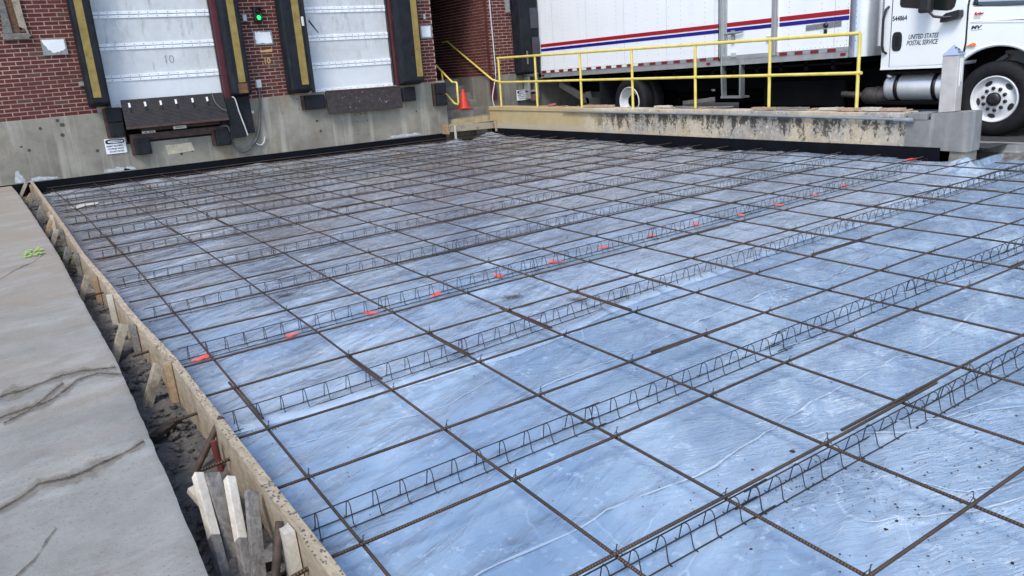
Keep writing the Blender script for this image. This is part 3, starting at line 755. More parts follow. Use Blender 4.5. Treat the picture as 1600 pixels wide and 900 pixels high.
# ------------------------------------------------------------------ dock seals
def dock_seal(xa, xb, s0, s1, zb, label, rust=False, tip=.31):
    t = thing('dock_seal', label, 'dock seal', ((xa + xb) / 2, WY, zb), 'dock seals beside the dock doors')
    mb = MB()
    xs0, xs1 = xa - .0, xb + .0
    mb.hexa([(xa, WY - tip, zb + .05), (xb, WY - tip, zb + .05), (xb + .02, WY - .03, zb - .01), (xa - .02, WY - .03, zb - .01),
             (xa, WY - tip, 4.4), (xb, WY - tip, 4.4), (xb + .02, WY - .03, 4.4), (xa - .02, WY - .03, 4.4)])
    obj('pad', mb, SEAL, t, bevel=.035)
    obj('yellow_stripe', MB().box(s0, s1, WY - tip - .006, WY - tip + .004, zb + (.26 if rust else .16), 4.38), STRIPE, t)
    if rust: obj('rust_patch', MB().box(s0 - .02, s1 + .02, WY - tip - .008, WY - tip + .002, zb + .06, zb + .24), simple('rust_patch', (0.14, 0.065, 0.03), 0.9, 0, 0.7, 9), t)
    return t
dock_seal(.84, 1.155, .905, 1.03, 1.555, 'leftmost black dock seal pad with yellow stripe, right of the peeling white board')
dock_seal(3.30, 3.64, 3.415, 3.545, 1.54, 'black dock seal pad with yellow stripe and rusty bottom corner beside signal light', True)
s3 = dock_seal(4.42, 4.85, 4.64, 4.78, 1.51, 'wide black dock seal pad with yellow stripe and white tag')
obj('white_tag', MB().box(4.80, 4.845, WY - .32, WY - .308, 2.78, 2.95), STICKER, s3)
dock_seal(6.89, 7.385, 7.21, 7.35, 1.50, 'black dock seal pad with yellow stripe beside the stair recess')

# ------------------------------------------------------------------ dock leveler 1 and 2
lv = thing('dock_leveler', 'dark diamond plate leveler lip with six slots below the left dock door', 'dock leveler', (2.25, WY, 1.0))
mb = MB(); mb.hexa([(1.335, WY - .26, 1.155), (3.135, WY - .26, 1.155), (3.135, WY - .215, 1.155), (1.335, WY - .215, 1.155), (1.345, WY - .10, 1.635), (3.135, WY - .10, 1.635), (3.135, WY - .06, 1.64), (1.345, WY - .06, 1.64)])
obj('lip_plate', mb, TREAD, lv, bevel=.004)
mb = MB(); mb.hexa([(1.335, WY - .27, 1.13), (3.135, WY - .27, 1.13), (3.135, WY - .2, 1.12), (1.335, WY - .2, 1.12), (1.335, WY - .264, 1.17), (3.135, WY - .264, 1.17), (3.135, WY - .2, 1.17), (1.335, WY - .2, 1.17)])
obj('lip_edge', mb, BROWNSTEEL, lv)
for k in range(6):
    x = 1.47 + k * .265 + (.03 if k > 3 else 0)
    def sl(zc): return WY - .262 + (zc - 1.155) / .48 * .16
    a = MB(); a.bar((x, sl(1.50) - .004, 1.50), (x, sl(1.58) - .004, 1.58), .035, .008, (0, -1, 0)); obj('slot', a, REFLWHITE, lv)
    a = MB(); a.bar((x + .01, sl(1.42) - .004, 1.42), (x + .003, sl(1.505) - .004, 1.505), .032, .008, (0, -1, 0)); obj('slot', a, PITBLACK, lv)
obj('front_beam', MB().box(1.60, 3.0, WY - .06, WY + .05, 1.06, 1.14), BROWNSTEEL, lv)
obj('lower_beam', MB().box(1.38, 3.15, WY - .07, WY + .04, .90, 1.02), BROWNSTEEL, lv)
for x in (1.70, 2.95): obj('hinge_lug', MB().box(x - .05, x + .05, WY - .1, WY, 1.10, 1.2), BROWNSTEEL, lv)
stk = obj('sticker', MB().box(1.60, 1.83, WY - .064, WY - .058, 1.015, 1.06), STICKER, lv)
mb = MB()
for k in range(7):
    if k != 2: mb.box(1.65 + k * .023, 1.663 + k * .023, WY - .067, WY - .063, 1.026, 1.05)
obj('sticker_print', mb, SIGNBLACK, stk)
stk = obj('sticker', MB().box(2.15, 2.385, WY - .064, WY - .058, 1.045, 1.10), STICKER, lv)
obj('sticker_print', MB().box(2.2, 2.33, WY - .067, WY - .063, 1.066, 1.076), SIGNBLACK, stk)
lv2 = thing('dock_leveler', 'brown steel leveler lip hanging below the right dock door', 'dock leveler', (6.0, WY, 1.0))
mb = MB(); mb.hexa([(5.175, WY - .17, 1.045), (6.86, WY - .17, 1.035), (6.86, WY - .13, 1.035), (5.175, WY - .13, 1.045), (5.18, WY - .10, 1.49), (6.885, WY - .10, 1.47), (6.885, WY - .05, 1.48), (5.18, WY - .05, 1.50)])
obj('lip_plate', mb, LIPBROWN, lv2, bevel=.004)
mb = MB()
for k in range(26):
    x, z = R_(5.4, 6.75), R_(1.1, 1.45); y = WY - .17 + (z - 1.04) / .44 * .07 - .003
    mb.box(x, x + R_(.006, .03), y - .001, y + .003, z, z + R_(.004, .016))
obj('scratch_marks', mb, GREYPAINT, lv2, kind='stuff')
obj('lip_hinge', MB().tube([(5.2, WY - .09, 1.5), (6.88, WY - .09, 1.48)], .018, 8), BROWNSTEEL, lv2)

def bumper(x0, x1, z0, z1, label, y0=.14, plies=1, plate=True):
    t = thing('dock_bumper', label, 'dock bumper', ((x0 + x1) / 2, WY, z0), 'black dock bumpers bolted to the concrete')
    h = (z1 - z0) / plies
    for k in range(plies):
        obj('rubber_block', MB().box(x0 + .02, x1 - .02, WY - y0 - .004 * k, WY - .02, z0 + k * h + .006, z0 + (k + 1) * h - .006), RUBBER, t, bevel=.018)
    if plate: obj('steel_plate', MB().box(x0 - .035, x0 + .018, WY - y0 * .55, WY - .021, z0 + .01, z1 - .01), BROWNSTEEL, t)
    b = MB()
    for (x, z) in ((x0 + .07, z0 + .07), (x1 - .07, z0 + .07), (x0 + .07, z1 - .07), (x1 - .07, z1 - .07)):
        b.lathe((x, WY - y0 - .01, z), (0, 1, 0), [(-.004, 0), (-.004, .014), (.02, .014)], 8)
    obj('bolts', b, PITBLACK, t)
    return t
bumper(1.06, 1.34, 1.00, 1.53, 'tall two-piece black bumper directly above the danger sign', .15, 2)
bumper(1.41, 1.72, .645, .955, 'square black bumper right of the danger sign', .16)
bumper(2.845, 3.165, .65, .965, 'square black bumper beside the hanging grey cable loop', .16)
bumper(4.70, 5.16, 1.165, 1.46, 'wide black bumper left of the brown leveler lip', .15)
bumper(6.885, 7.235, 1.15, 1.46, 'black bumper right of the brown leveler lip', .15)
bumper(7.71, 8.0, .985, 1.495, 'tall rounded black bumper at the corner by the stairs', .16, 2)
def slab_pad(q, y, label):
    mb = MB(); mb.prism(q, lambda a, b: (a, y - .03, b), lambda a, b: (a, WY - .021, b))
    return solo('rubber_pad', mb, RUBBER, label, 'rubber pad', 'slanted rubber pads under the seal', .008)
slab_pad([(3.13, .765), (3.43, .78), (3.335, 1.53), (3.17, 1.535)], WY - .17, 'front slanted black rubber pad with white cable hanging over it')
slab_pad([(3.45, .84), (3.63, .83), (3.61, 1.535), (3.34, 1.535)], WY - .09, 'rear slanted black rubber pad beside the grey conduit')

# ------------------------------------------------------------------ signs, boards and boxes on the wall
def danger(x0, z0, x1, z1, label, y):
    t = thing('danger_sign', label, 'sign', ((x0 + x1) / 2, y, z0))
    obj('sign_plate', MB().box(x0, x1, y - .004, y + .004, z0, z1), WHITEPLATE, t)
    w_, h_ = x1 - x0, z1 - z0
    pol = [(x0 + w_ * .5 + w_ * .46 * math.copysign(abs(math.cos(a)) ** .45, math.cos(a)), z1 - h_ * .2 + h_ * .155 * math.copysign(abs(math.sin(a)) ** .6, math.sin(a))) for a in np.linspace(0, 2 * math.pi, 33)[:-1]]
    mb = MB(); mb.prism(pol, lambda a, b: (a, y - .0062, b), lambda a, b: (a, y - .003, b)); obj('black_panel', mb, SIGNBLACK, t)
    pol2 = [(x0 + w_ * .53 + w_ * .37 * math.cos(a), z1 - h_ * .2 + h_ * .105 * math.sin(a)) for a in np.linspace(0, 2 * math.pi, 25)[:-1]]
    mb = MB(); mb.prism(pol2, lambda a, b: (a, y - .0082, b), lambda a, b: (a, y - .006, b)); obj('oval', mb, WHITEPLATE, t)
    text('lettering', 'DANGER', h_ * .19, (x0 + w_ * .25, y - .0085, z1 - h_ * .265), '-y', SIGNBLACK, t, 0, .0008, w_ * .55 / (6 * .66 * h_ * .19))
    for i, s in enumerate(('PERMIT REQUIRED', 'CONFINED SPACE', 'DO NOT ENTER')):
        text('lettering', s, h_ * .15, (x0 + w_ * (.06, .08, .16)[i], y - .0055, z1 - h_ * (.54 + .185 * i)), '-y', SIGNBLACK, t, 0, .0008, w_ * .88 / (15 * .62 * h_ * .15), .001)
    return t
danger(.955, .718, 1.30, .984, 'white danger confined space sign below the left tall bumper', WY - .03)
danger(9.93, .93, 10.34, 1.17, 'small white danger sign behind the railing near the truck rear', WY - .06)
solo('cream_patch', MB().add([(1.952, WY - .0235, .769), (1.987, WY - .0235, .59), (2.2, WY - .0235, .60), (2.467, WY - .0235, .62), (2.424, WY - .0235, .776), (2.15, WY - .0235, .765)], [(0, 1, 2, 3, 4, 5)]), CREAM, 'cream painted patch on the concrete below the left leveler', 'paint patch')
def board(x0, x1, z0, z1, label, ragged=.012):
    t = thing('white_board', label, 'board', ((x0 + x1) / 2, WY, z0))
    obj('backing', MB().box(x0 - .03, x1 + .03, WY - .022, WY - .004, z0 - .03, z1 + .025), GREYPLATE, t)
    pol = []
    for (a, b), (c, d_) in (((x0, z0), (x1, z0)), ((x1, z0), (x1, z1)), ((x1, z1), (x0, z1)), ((x0, z1), (x0, z0))):
        for k in range(7):
            pol.append((a + (c - a) * k / 7 + R_(-1, 1) * ragged, b + (d_ - b) * k / 7 + R_(-1, 1) * ragged))
    mb = MB(); mb.prism(pol, lambda a, b: (a, WY - .027, b), lambda a, b: (a, WY - .02, b)); obj('white_face', mb, WHITEPLATE, t)
    return t
t = thing('white_board', 'peeling white board on brick left of the left dock door', 'board', (.5, WY, 2.48))
obj('backing', MB().box(.315, .69, WY - .03, WY - .004, 2.465, 2.73), GREYPLATE, t)
mb = MB(); mb.prism([(.33, 2.715), (.35, 2.64), (.385, 2.60), (.40, 2.55), (.44, 2.54), (.455, 2.505), (.51, 2.50), (.53, 2.52), (.56, 2.505), (.585, 2.53), (.63, 2.535), (.668, 2.57), (.665, 2.715)], lambda a, b: (a, WY - .034, b), lambda a, b: (a, WY - .029, b))
obj('white_face', mb, WHITEPLATE, t)
board(3.945, 4.25, 2.50, 2.71, 'white board between the two dock doors under the signal light')
board(7.565, 7.79, 2.475, 2.70, 'white board on brick next to the stair recess', .004)
arrow = MB(); arrow.prism([(3.985, 2.355), (4.03, 2.385), (4.03, 2.375), (4.235, 2.39), (4.24, 2.35), (4.225, 2.335), (4.03, 2.335), (4.03, 2.325)], lambda a, b: (a, FY - .004, b), lambda a, b: (a, FY + .004, b))
solo('arrow_stencil', arrow, STENCIL, 'yellow arrow stencilled on brick above the yellow 10', 'stencil')
tt = text('number_stencil', '10', .165, (4.035, FY - .004, 2.118), '-y', STENCIL, None, 0, .002, .85, .004); tag(tt, 'yellow number 10 stencilled on brick between the doors', 'stencil')
# broken boarded opening
t = thing('boarded_opening', 'weathered boarded hole with splintered wood in the brick wall', 'boarded opening', (-.03, WY, 2.73))
mb = MB(); mb.prism([(-.30, 3.7), (-.10, 3.7), (-.075, 3.2), (-.06, 2.84), (-.2, 2.84), (-.17, 3.1)], lambda a, b: (a, WY - .06, b), lambda a, b: (a, WY - .01, b)); obj('plank', mb, WOOD_OLD, t, bevel=.01)
mb = MB(); mb.prism([(-.10, 3.7), (.03, 3.7), (.04, 3.1), (.055, 2.84), (-.06, 2.84), (-.075, 3.2)], lambda a, b: (a, WY - .03, b), lambda a, b: (a, WY - .009, b)); obj('plank', mb, mk_wood('rotten_wood', (0.05, 0.03, 0.02), (0.27, 0.14, 0.075), .4), t, bevel=.006)
mb = MB(); mb.prism([(.01, 3.7), (.13, 3.7), (.145, 3.1), (.16, 2.88), (.19, 2.78), (.165, 2.77), (.12, 2.9), (.05, 2.94), (.045, 3.1)], lambda a, b: (a, WY - .065, b), lambda a, b: (a, WY - .012, b)); obj('plank', mb, WOOD_NEW, t, bevel=.008)
obj('sill', MB().box(-.215, .165, WY - .07, WY - .01, 2.735, 2.835), WOOD_OLD, t, bevel=.008)
solo('junction_box', MB().box(.755, .84, WY - .06, WY - .005, 1.93, 2.0), GREYPLATE, 'small grey box on brick touching the leftmost dock seal', 'box', bevel=.006)
# signal light with its box and cable
t = thing('signal_light', 'black dock signal light with green lamp lit and red lamp dark', 'signal light', (4.05, WY, 2.9))
mb = MB(); mb.box(3.965, 4.115, WY - .10, WY - .005, 2.90, 3.16); obj('housing', mb, BLACKPL, t, bevel=.012)
for z, mt, nm in ((3.095, REDLAMP, 'red_lamp'), (2.97, GREENLAMP, 'green_lamp')):
    obj(nm, MB().lathe((4.04, WY - .101, z), (0, -1, 0), [(0, .042), (.012, .03), (.016, 0)], 16), mt, t)
    a = MB(); a.lathe((4.04, WY - .10, z), (0, -1, 0), [(0, .050), (.06, .050)], 16); obj('visor', a, BLACKPL, t)
mb = MB(); mb.box(3.94, 4.17, WY - .115, WY - .02, 3.158, 3.175); obj('hood', mb, BLACKPL, t)
solo('switch_box', MB().box(3.752, 3.828, WY - .055, WY - .005, 2.92, 3.035), GREYBOX, 'small white electrical box left of the signal light', 'electrical box', bevel=.006)
def cable(name, pts, r, mt, label, cat='cable', n=8):
    P = [Vector(p) for p in pts]; out = []
    for i in range(len(P) - 1):
        p0, p1, p2, p3 = P[max(i - 1, 0)], P[i], P[i + 1], P[min(i + 2, len(P) - 1)]
        for k in range(6):
            u = k / 6; out.append(.5 * ((2 * p1) + (p2 - p0) * u + (2 * p0 - 5 * p1 + 4 * p2 - p3) * u * u + (3 * p1 - p0 - 3 * p2 + p3) * u ** 3))
    out.append(P[-1])
    return solo(name, MB().tube(out, r, n), mt, label, cat)
cable('cable', [(3.79, WY - .04, 2.92), (3.83, WY - .05, 2.85), (3.92, WY - .05, 2.81), (4.03, WY - .05, 2.83), (4.06, WY - .05, 2.90)], .009, BLACKPL, 'short black cable joining white box and signal light')
t = thing('disconnect_box', 'grey electrical switch box on brick above the long hanging conduit', 'electrical box', (3.86, WY, 1.67))
obj('box_body', MB().box(3.80, 3.91, WY - .09, WY - .005, 1.672, 1.828), GREYBOX, t, bevel=.01)
obj('box_lid', MB().box(3.808, 3.902, WY - .10, WY - .088, 1.68, 1.82), GREYBOX, t, bevel=.004)
cable('conduit', [(3.855, WY - .05, 1.67), (3.83, WY - .05, 1.4), (3.79, WY - .05, 1.15), (3.75, WY - .055, .95), (3.68, WY - .06, .77), (3.56, WY - .06, .60), (3.37, WY - .07, .49), (3.21, WY - .08, .60), (3.155, WY - .12, .80), (3.13, WY - .15, .98), (3.08, WY - .12, 1.02), (2.98, WY, 1.0)], .021, CABLE, 'long grey flexible conduit looping down to the left leveler', 'conduit')
cable('cable', [(3.27, WY - .2, 1.545), (3.32, WY - .215, 1.50), (3.36, WY - .215, 1.25), (3.42, WY - .21, .98), (3.455, WY - .20, .80)], .012, WHITECABLE, 'whitish cable draped over the slanted rubber pad')
cable('hose', [(3.63, WY - .05, .62), (3.72, WY - .05, .575), (3.79, WY - .05, .63), (3.83, WY - .05, .73)], .012, WHITECABLE, 'short pale hose with dark end below the conduit', 'hose')
cable('cable', [(2.93, WY - .11, 1.65), (2.96, WY - .20, 1.45), (3.05, WY - .26, 1.33), (3.12, WY - .27, 1.31)], .010, CABLE, 'thin grey cord hanging over the diamond plate lip')
solo('wall_tag', MB().box(3.62, 3.69, WY - .03, WY - .021, 1.20, 1.25), STICKER, 'tiny white tag on concrete left of the conduit', 'tag')
solo('push_button', MB().box(7.64, 7.69, WY - .04, WY - .005, 2.845, 2.955), GREYBOX, 'tiny white button box above the board near the stairs', 'button box', bevel=.004)
# old paint splash marks at the foot of the concrete
mb = MB()
for cx, w_ in ((-.46, .16), (1.28, .22), (1.05, .5), (6.9, .9), (-.1, .5)):
    pol = [(cx + w_ / 2 * math.cos(a) * R_(.8, 1.1), .40 + (.20 if w_ < .2 else .075) * max(0, math.sin(a)) * R_(.6, 1.1)) for a in np.linspace(0, math.pi, 14)]
    mb.add([(a, WY - .0228, b) for a, b in pol], [tuple(range(13, -1, -1))])
obj('lime_stain', mb, simple('lime_stain', (0.42, 0.44, 0.46), 0.9, 0, 0.3, 14), bld, kind='stuff')

# ------------------------------------------------------------------ black joint boards
solo('joint_board', MB().hexa([(-.80, WY - .034, -.1), (7.93, WY - .034, -.1), (7.93, WY - .021, -.1), (-.80, WY - .021, -.1), (-.80, WY - .034, .385), (7.93, WY - .034, .376), (7.93, WY - .021, .376), (-.80, WY - .021, .385)]), BLACKSTRIP, 'long black joint board along the foot of the dock wall', 'joint board')
solo('joint_board', MB().box(RX - .016, RX - .003, 3.45, 14.0, -.1, .372), BLACKSTRIP, 'long black joint board along the foot of the low stained wall', 'joint board')

# ------------------------------------------------------------------ stairs
st = thing('stairs', 'worn concrete steps in the brick recess beside the dock', 'stairs', (8.6, WY, .3))
for i in range(6):
    zt = .67 + .172 * i; y0 = WY + .04 + .28 * i
    obj('step', MB().box(8.0 + .031, 9.25, y0, 17.4 if i == 5 else y0 + .40, .2, zt), CONC_STEP, st, bevel=.012)
obj('riser_paint', MB().add([(8.10, WY + .036, .53), (9.24, WY + .036, .53), (9.24, WY + .036, .66), (8.16, WY + .036, .655)], [(0, 1, 2, 3)]), simple('tan_riser', (0.36, 0.29, 0.15), 0.85, 0, 0.3, 9), st)
# wood form at the foot of the stairs
solo('form_board', MB().hexa([(7.88, 13.84, .40), (9.16, 13.84, .37), (9.16, 13.88, .37), (7.88, 13.88, .40), (7.88, 13.84, .56), (9.16, 13.84, .51), (9.16, 13.88, .51), (7.88, 13.88, .56)]), WOOD_NEW, 'weathered form board across the foot of the stairs', 'form board', bevel=.004)
solo('form_board', MB().box(7.90, 9.14, 13.885, 14.12, .535, .55), WOOD_NEW, 'flat weathered plank behind the stair form board', 'form board')
solo('form_board', MB().box(7.845, 7.882, 13.80, 14.07, .36, .57), WOOD_TAN, 'short tan end board at the left of the stair form', 'form board')
solo('wooden_stake', MB().bar((8.03, 13.80, .12), (8.03, 13.80, .54), .04, .03, (0, 1, 0)), WOOD_WHITE, 'pale stake holding the left end of the stair form', 'stake')
solo('wooden_stake', MB().bar((9.12, 13.78, .30), (9.10, 13.79, .58), .045, .03, (0, 1, 0)), WOOD_PINK, 'short stake at right end of the stair form', 'stake')
solo('backing_plate', MB().box(8.7, 8.98, 13.95, 14.0, .10, .37), WOOD_OLD, 'grey plank end below the stair form', 'plank')
# traffic cone
cn = thing('traffic_cone', 'orange traffic cone on the third stair step', 'traffic cone', (8.74, 14.62, .0))
cz = 1.014 - .172; cyy = 14.50
obj('cone_base', MB().box(8.74 - .165, 8.74 + .165, cyy - .11, cyy + .16, cz, cz + .03), ORANGE, cn, bevel=.008)
obj('cone_body', MB().lathe((8.74, cyy + .025, cz + .03), (0, 0, 1), [(0, .125), (.02, .115), (.40, .035), (.42, .028), (.42, 0)], 20), ORANGE, cn)

# ------------------------------------------------------------------ right wall with cap and pier
rw = thing('concrete_wall', 'low retaining wall with tan paint and black mildew carrying the yellow railing', 'wall', (RX, 8, 0))
mb = MB()
def rwall(y0, y1, x0, x1, z0, za, zb): mb.hexa([(x0, y0, z0), (x1, y0, z0), (x1, y1, z0), (x0, y1, z0), (x0, y0, za), (x1, y0, za), (x1, y1, zb), (x0, y1, zb)])
rwall(3.93, 14.07, RX, RX + .30, -.3, .735, .775); obj('wall_body', mb, STAINED, rw)
mb = MB(); rwall(3.94, 14.07, RX - .022, RX + .315, .778, .80, .86)
v = mb.v; mb.v = [(a, b, (c if c > .79 else (.735 if b < 5 else .775))) for a, b, c in v]
obj('wall_cap', mb, CAPM, rw, bevel=.01)
mb = MB(); mb.prism([(3.12, .33), (3.928, .345), (3.928, .715), (3.60, .715), (3.60, .795), (3.12, .822)], lambda a, b: (RX - .004, a, b), lambda a, b: (RX + .29, a, b)); obj('end_pier', mb, CONC_NEW, rw, bevel=.006)
obj('pier_footing', MB().hexa([(RX + .03, 3.17, -.2), (RX + .26, 3.15, -.2), (RX + .27, 3.40, -.2), (RX + .02, 3.38, -.2), (RX + .02, 3.14, .329), (RX + .28, 3.14, .329), (RX + .28, 3.36, .329), (RX + .02, 3.34, .329)]), CONC, rw)
mb = MB(); rwall(3.645, 3.90, RX - .012, RX + .31, .714, .80, .79); obj('cap_block', mb, CONC_NEW, rw, bevel=.006)
mb = MB(); rwall(3.6, 3.645, RX + .03, RX + .28, .712, .75, .75); rwall(3.9, 3.945, RX + .02, RX + .28, .712, .75, .75); obj('joint_filler', mb, PITBLACK, rw)
t = thing('conduit_pipe', 'grey conduit pipe running along the top edge of the low wall', 'pipe', (RX, 8, .7))
obj('pipe', MB().tube([(RX - .04, 11.2, .772), (RX - .045, 9.2, .762), (RX - .045, 7, .755), (RX - .045, 5, .732), (RX - .04, 4.05, .722)], .017, 8), GALV, t)
obj('pipe_end', MB().tube([(RX - .04, 4.07, .722), (RX - .04, 3.80, .715)], .028, 8), GALV, t)
# railing
rl = thing('railing', 'yellow pipe railing with mid rail along the low wall', 'railing', (9.27, 9, .8))
PX = 9.265
def topz(y): return 1.838 + (y - 4.72) / 9.05 * .09
def midz(y): return 1.32 + (y - 5.1) / 8.67 * .076
obj('top_rail', MB().tube([(PX, 4.72, topz(4.72)), (PX, 9, topz(9)), (PX, 13.75, topz(13.75))], .025, 10), YELLOW, rl)
obj('mid_rail', MB().tube([(PX, 4.66, midz(4.72)), (PX, 9, midz(9)), (PX, 13.75, midz(13.75))], .022, 10), YELLOW, rl)
for y in (4.715, 6.19, 7.70, 9.25, 10.755, 12.28, 13.71):
    obj('post', MB().tube([(PX, y, .80), (PX, y, topz(y))], .024, 10), YELLOW, rl)
    obj('joint_sleeve', MB().lathe((PX, y, midz(y)), (0, 1, 0), [(-.035, .028), (.035, .028)], 10), YELLOW, rl)
# handrails of the stairs
h = thing('handrail', 'yellow wall handrail sloping up the brick side of the stairs', 'handrail', (9.2, 14.5, 1.4))
obj('rail', MB().tube([(9.25, 13.72, 1.41), (9.19, 13.9, 1.46), (9.185, 14.2, 1.61), (9.18, 15.85, 2.43), (9.2, 16.1, 2.42)], .022, 8), YELLOW, h)
obj('bracket', MB().tube([(9.18, 15.6, 2.28), (9.25, 15.62, 2.24)], .012, 6), YELLOW, h)
h = thing('handrail', 'yellow looped handrail on the left side of the stairs behind the corner bumper', 'handrail', (8.25, 14.2, 1.0))
obj('rail', MB().tube([(8.2, 14.75, 1.88), (8.2, 14.08, 1.50), (8.2, 14.02, 1.475), (8.2, 13.86, 1.47), (8.2, 13.84, 1.45), (8.2, 13.84, 1.02), (8.2, 13.86, .99), (8.2, 14.02, 1.01), (8.2, 14.55, 1.33)], .022, 8), YELLOW, h)
obj('post', MB().tube([(8.2, 14.48, 1.72), (8.2, 14.48, 1.40)], .02, 8), YELLOW, h)
solo('corner_guard', MB().box(9.225, 9.36, WY - .07, WY - .014, 1.0, 1.56), MAROON, 'dull red corner guard on concrete behind the first railing post', 'corner guard')
cable('white_conduit', [(9.36, WY - .05, 4.2), (9.36, WY - .05, 3.2), (9.37, WY - .05, 2.66), (9.385, WY - .05, 2.0), (9.385, WY - .05, 1.6), (9.30, WY - .08, 1.32), (9.225, WY - .09, 1.08), (9.235, WY - .1, .92), (9.27, WY - .1, .83)], .014, WHITECABLE, 'white conduit running down the brick corner by the stairs', 'conduit')
# metal post with pyramid cap
bp = thing('bollard_post', 'square brushed steel post with pyramid cap on the wall end', 'bollard', (9.33, 3.42, .82))
mb = MB(); mb.hexa([(9.205, 3.345, .815), (9.36, 3.345, .815), (9.36, 3.545, .80), (9.205, 3.545, .80), (9.21, 3.35, 1.49), (9.355, 3.35, 1.49), (9.355, 3.545, 1.49), (9.21, 3.545, 1.49)])
obj('post_body', mb, STAINLESS, bp, bevel=.006)
mb = MB(); mb.add([(9.20, 3.338, 1.492), (9.368, 3.338, 1.492), (9.368, 3.555, 1.492), (9.20, 3.555, 1.492), (9.28, 3.45, 1.615)], [(0, 1, 4), (1, 2, 4), (2, 3, 4), (3, 0, 4), (3, 2, 1, 0)])
obj('pyramid_cap', mb, mk_brushed('cap_steel', (.62, .66, .76), .5), bp)
obj('slot', MB().box(9.26, 9.27, 3.341, 3.35, 1.12, 1.45), WHITEPLATE, bp); obj('slot', MB().box(9.30, 9.31, 3.342, 3.35, 1.17, 1.45), WHITEPLATE, bp)
mb = MB()
for k in range(9):
    u, vv = random.random(), R_(.1, .75); mb.box(9.235 + .10 * u * (1 - vv * .6), 9.245 + .10 * u * (1 - vv * .6), 3.338 + .112 * vv - .004, 3.346 + .112 * vv, 1.49 + .123 * vv, 1.502 + .123 * vv)
obj('cap_marks', mb, SIGNBLACK, bp)
# scrap wood lying on the wall cap
for i, (y0, y1, x, mt, lb, th) in enumerate(((10.72, 9.84, 9.30, WOOD_PINK, 'pinkish board lying on the wall cap near the rear truck wheel', .035), (8.72, 8.35, 9.33, WOOD_WHITE, 'short pale board on the wall cap between third and fourth railing posts', .03),
        (8.4, 7.0, 9.36, WOOD_OLD, 'long thin dark board behind the fourth railing post', .02), (6.45, 6.05, 9.22, WOOD_PINK, 'tan splintered board at the foot of the second railing post', .032), (6.06, 5.5, 9.27, WOOD_OLD, 'grey pointed board right of the tan splintered board', .03),
        (5.3, 4.95, 9.28, WOOD_WHITE, 'pale short board left of the last railing post', .03), (4.95, 4.62, 9.20, WOOD_PINK, 'brown board wrapped around the last railing post foot', .035), (4.62, 4.36, 9.26, WOOD_WHITE, 'cream broken board right of the last railing post', .04), (4.36, 4.05, 9.30, WOOD_PINK, 'splintered board end nearest the square steel post', .03))):
    zt = .79 + (y0 + y1) / 2 / 14 * .075
    mb = MB(); yy = np.linspace(y0, y1, 5); L = []; 
    for k in range(4):
        mb.bar((x + R_(-.012, .012), yy[k], zt + th / 2 + .004), (x + R_(-.012, .012), yy[k + 1] - .002, zt + th / 2 + .004 + R_(0, .01)), .09 * R_(.7, 1.15), th)
    solo('scrap_board', mb, mt, lb, 'scrap wood', 'scrap boards on the wall cap')
solo('red_scrap', MB().bar((9.32, 11.95, .87), (9.34, 11.75, .90), .06, .04), simple('faded_red', (0.40, 0.10, 0.09), 0.7), 'small faded red scrap on the wall cap left of the truck', 'scrap')
mb = MB()
for k in range(40):
    y = R_(4, 12.4); mb.bar((R_(9.18, 9.42), y, .80 + y / 14 * .065), (R_(9.18, 9.42), y + R_(-.1, .1), .805 + y / 14 * .065), R_(.01, .04), R_(.008, .02))
obj('wood_splinters', mb, WOOD_PINK, rw, kind='stuff')

# ------------------------------------------------------------------ dock behind the truck
t = thing('dock_seal', 'dark padded dock seal behind the rear of the truck', 'dock seal', (10.3, WY, 1.5))
obj('pad', MB().hexa([(9.99, WY - .30, 1.56), (10.5, WY - .30, 1.54), (10.5, WY + .04, 1.52), (9.97, WY + .04, 1.52), (9.99, WY - .30, 4.4), (10.5, WY - .30, 4.4), (10.5, WY + .04, 4.4), (9.97, WY + .04, 4.4)]), SEAL, t, bevel=.03)
for z0, z1, x0 in ((2.55, 3.0, 10.28), (1.9, 2.35, 10.30), (3.2, 3.8, 10.26)): obj('pleat', MB().box(x0, x0 + .2, WY - .315, WY - .29, z0, z1), simple('faded_vinyl', (0.045, 0.045, 0.06), .6), t)
obj('worn_mark', MB().box(10.12, 10.16, WY - .312, WY - .298, 1.75, 2.05), simple('worn_vinyl', (0.16, 0.15, 0.125), .8), t)
solo('metal_channel', MB().box(9.80, 9.90, WY - .06, WY - .012, 2.93, 4.2), GREYPLATE, 'grey metal channel on the brick edge left of the truck', 'channel')
t = thing('dock_bumper', 'grey bumper frame under the dark dock seal behind the truck', 'dock bumper', (10.35, WY, .9))
mb = MB(); mb.box(10.18, 10.24, WY - .22, WY - .02, .95, 1.5); mb.box(10.42, 10.48, WY - .22, WY - .02, .95, 1.5); mb.box(10.18, 10.48, WY - .22, WY - .02, 1.46, 1.52); mb.box(10.18, 10.48, WY - .2, WY - .02, 1.1, 1.15)
obj('frame', mb, GREYPLATE, t, bevel=.01); obj('pad', MB().box(10.25, 10.41, WY - .18, WY - .02, .9, 1.05), simple('brown_pad', (.17, .10, .07), .8), t)

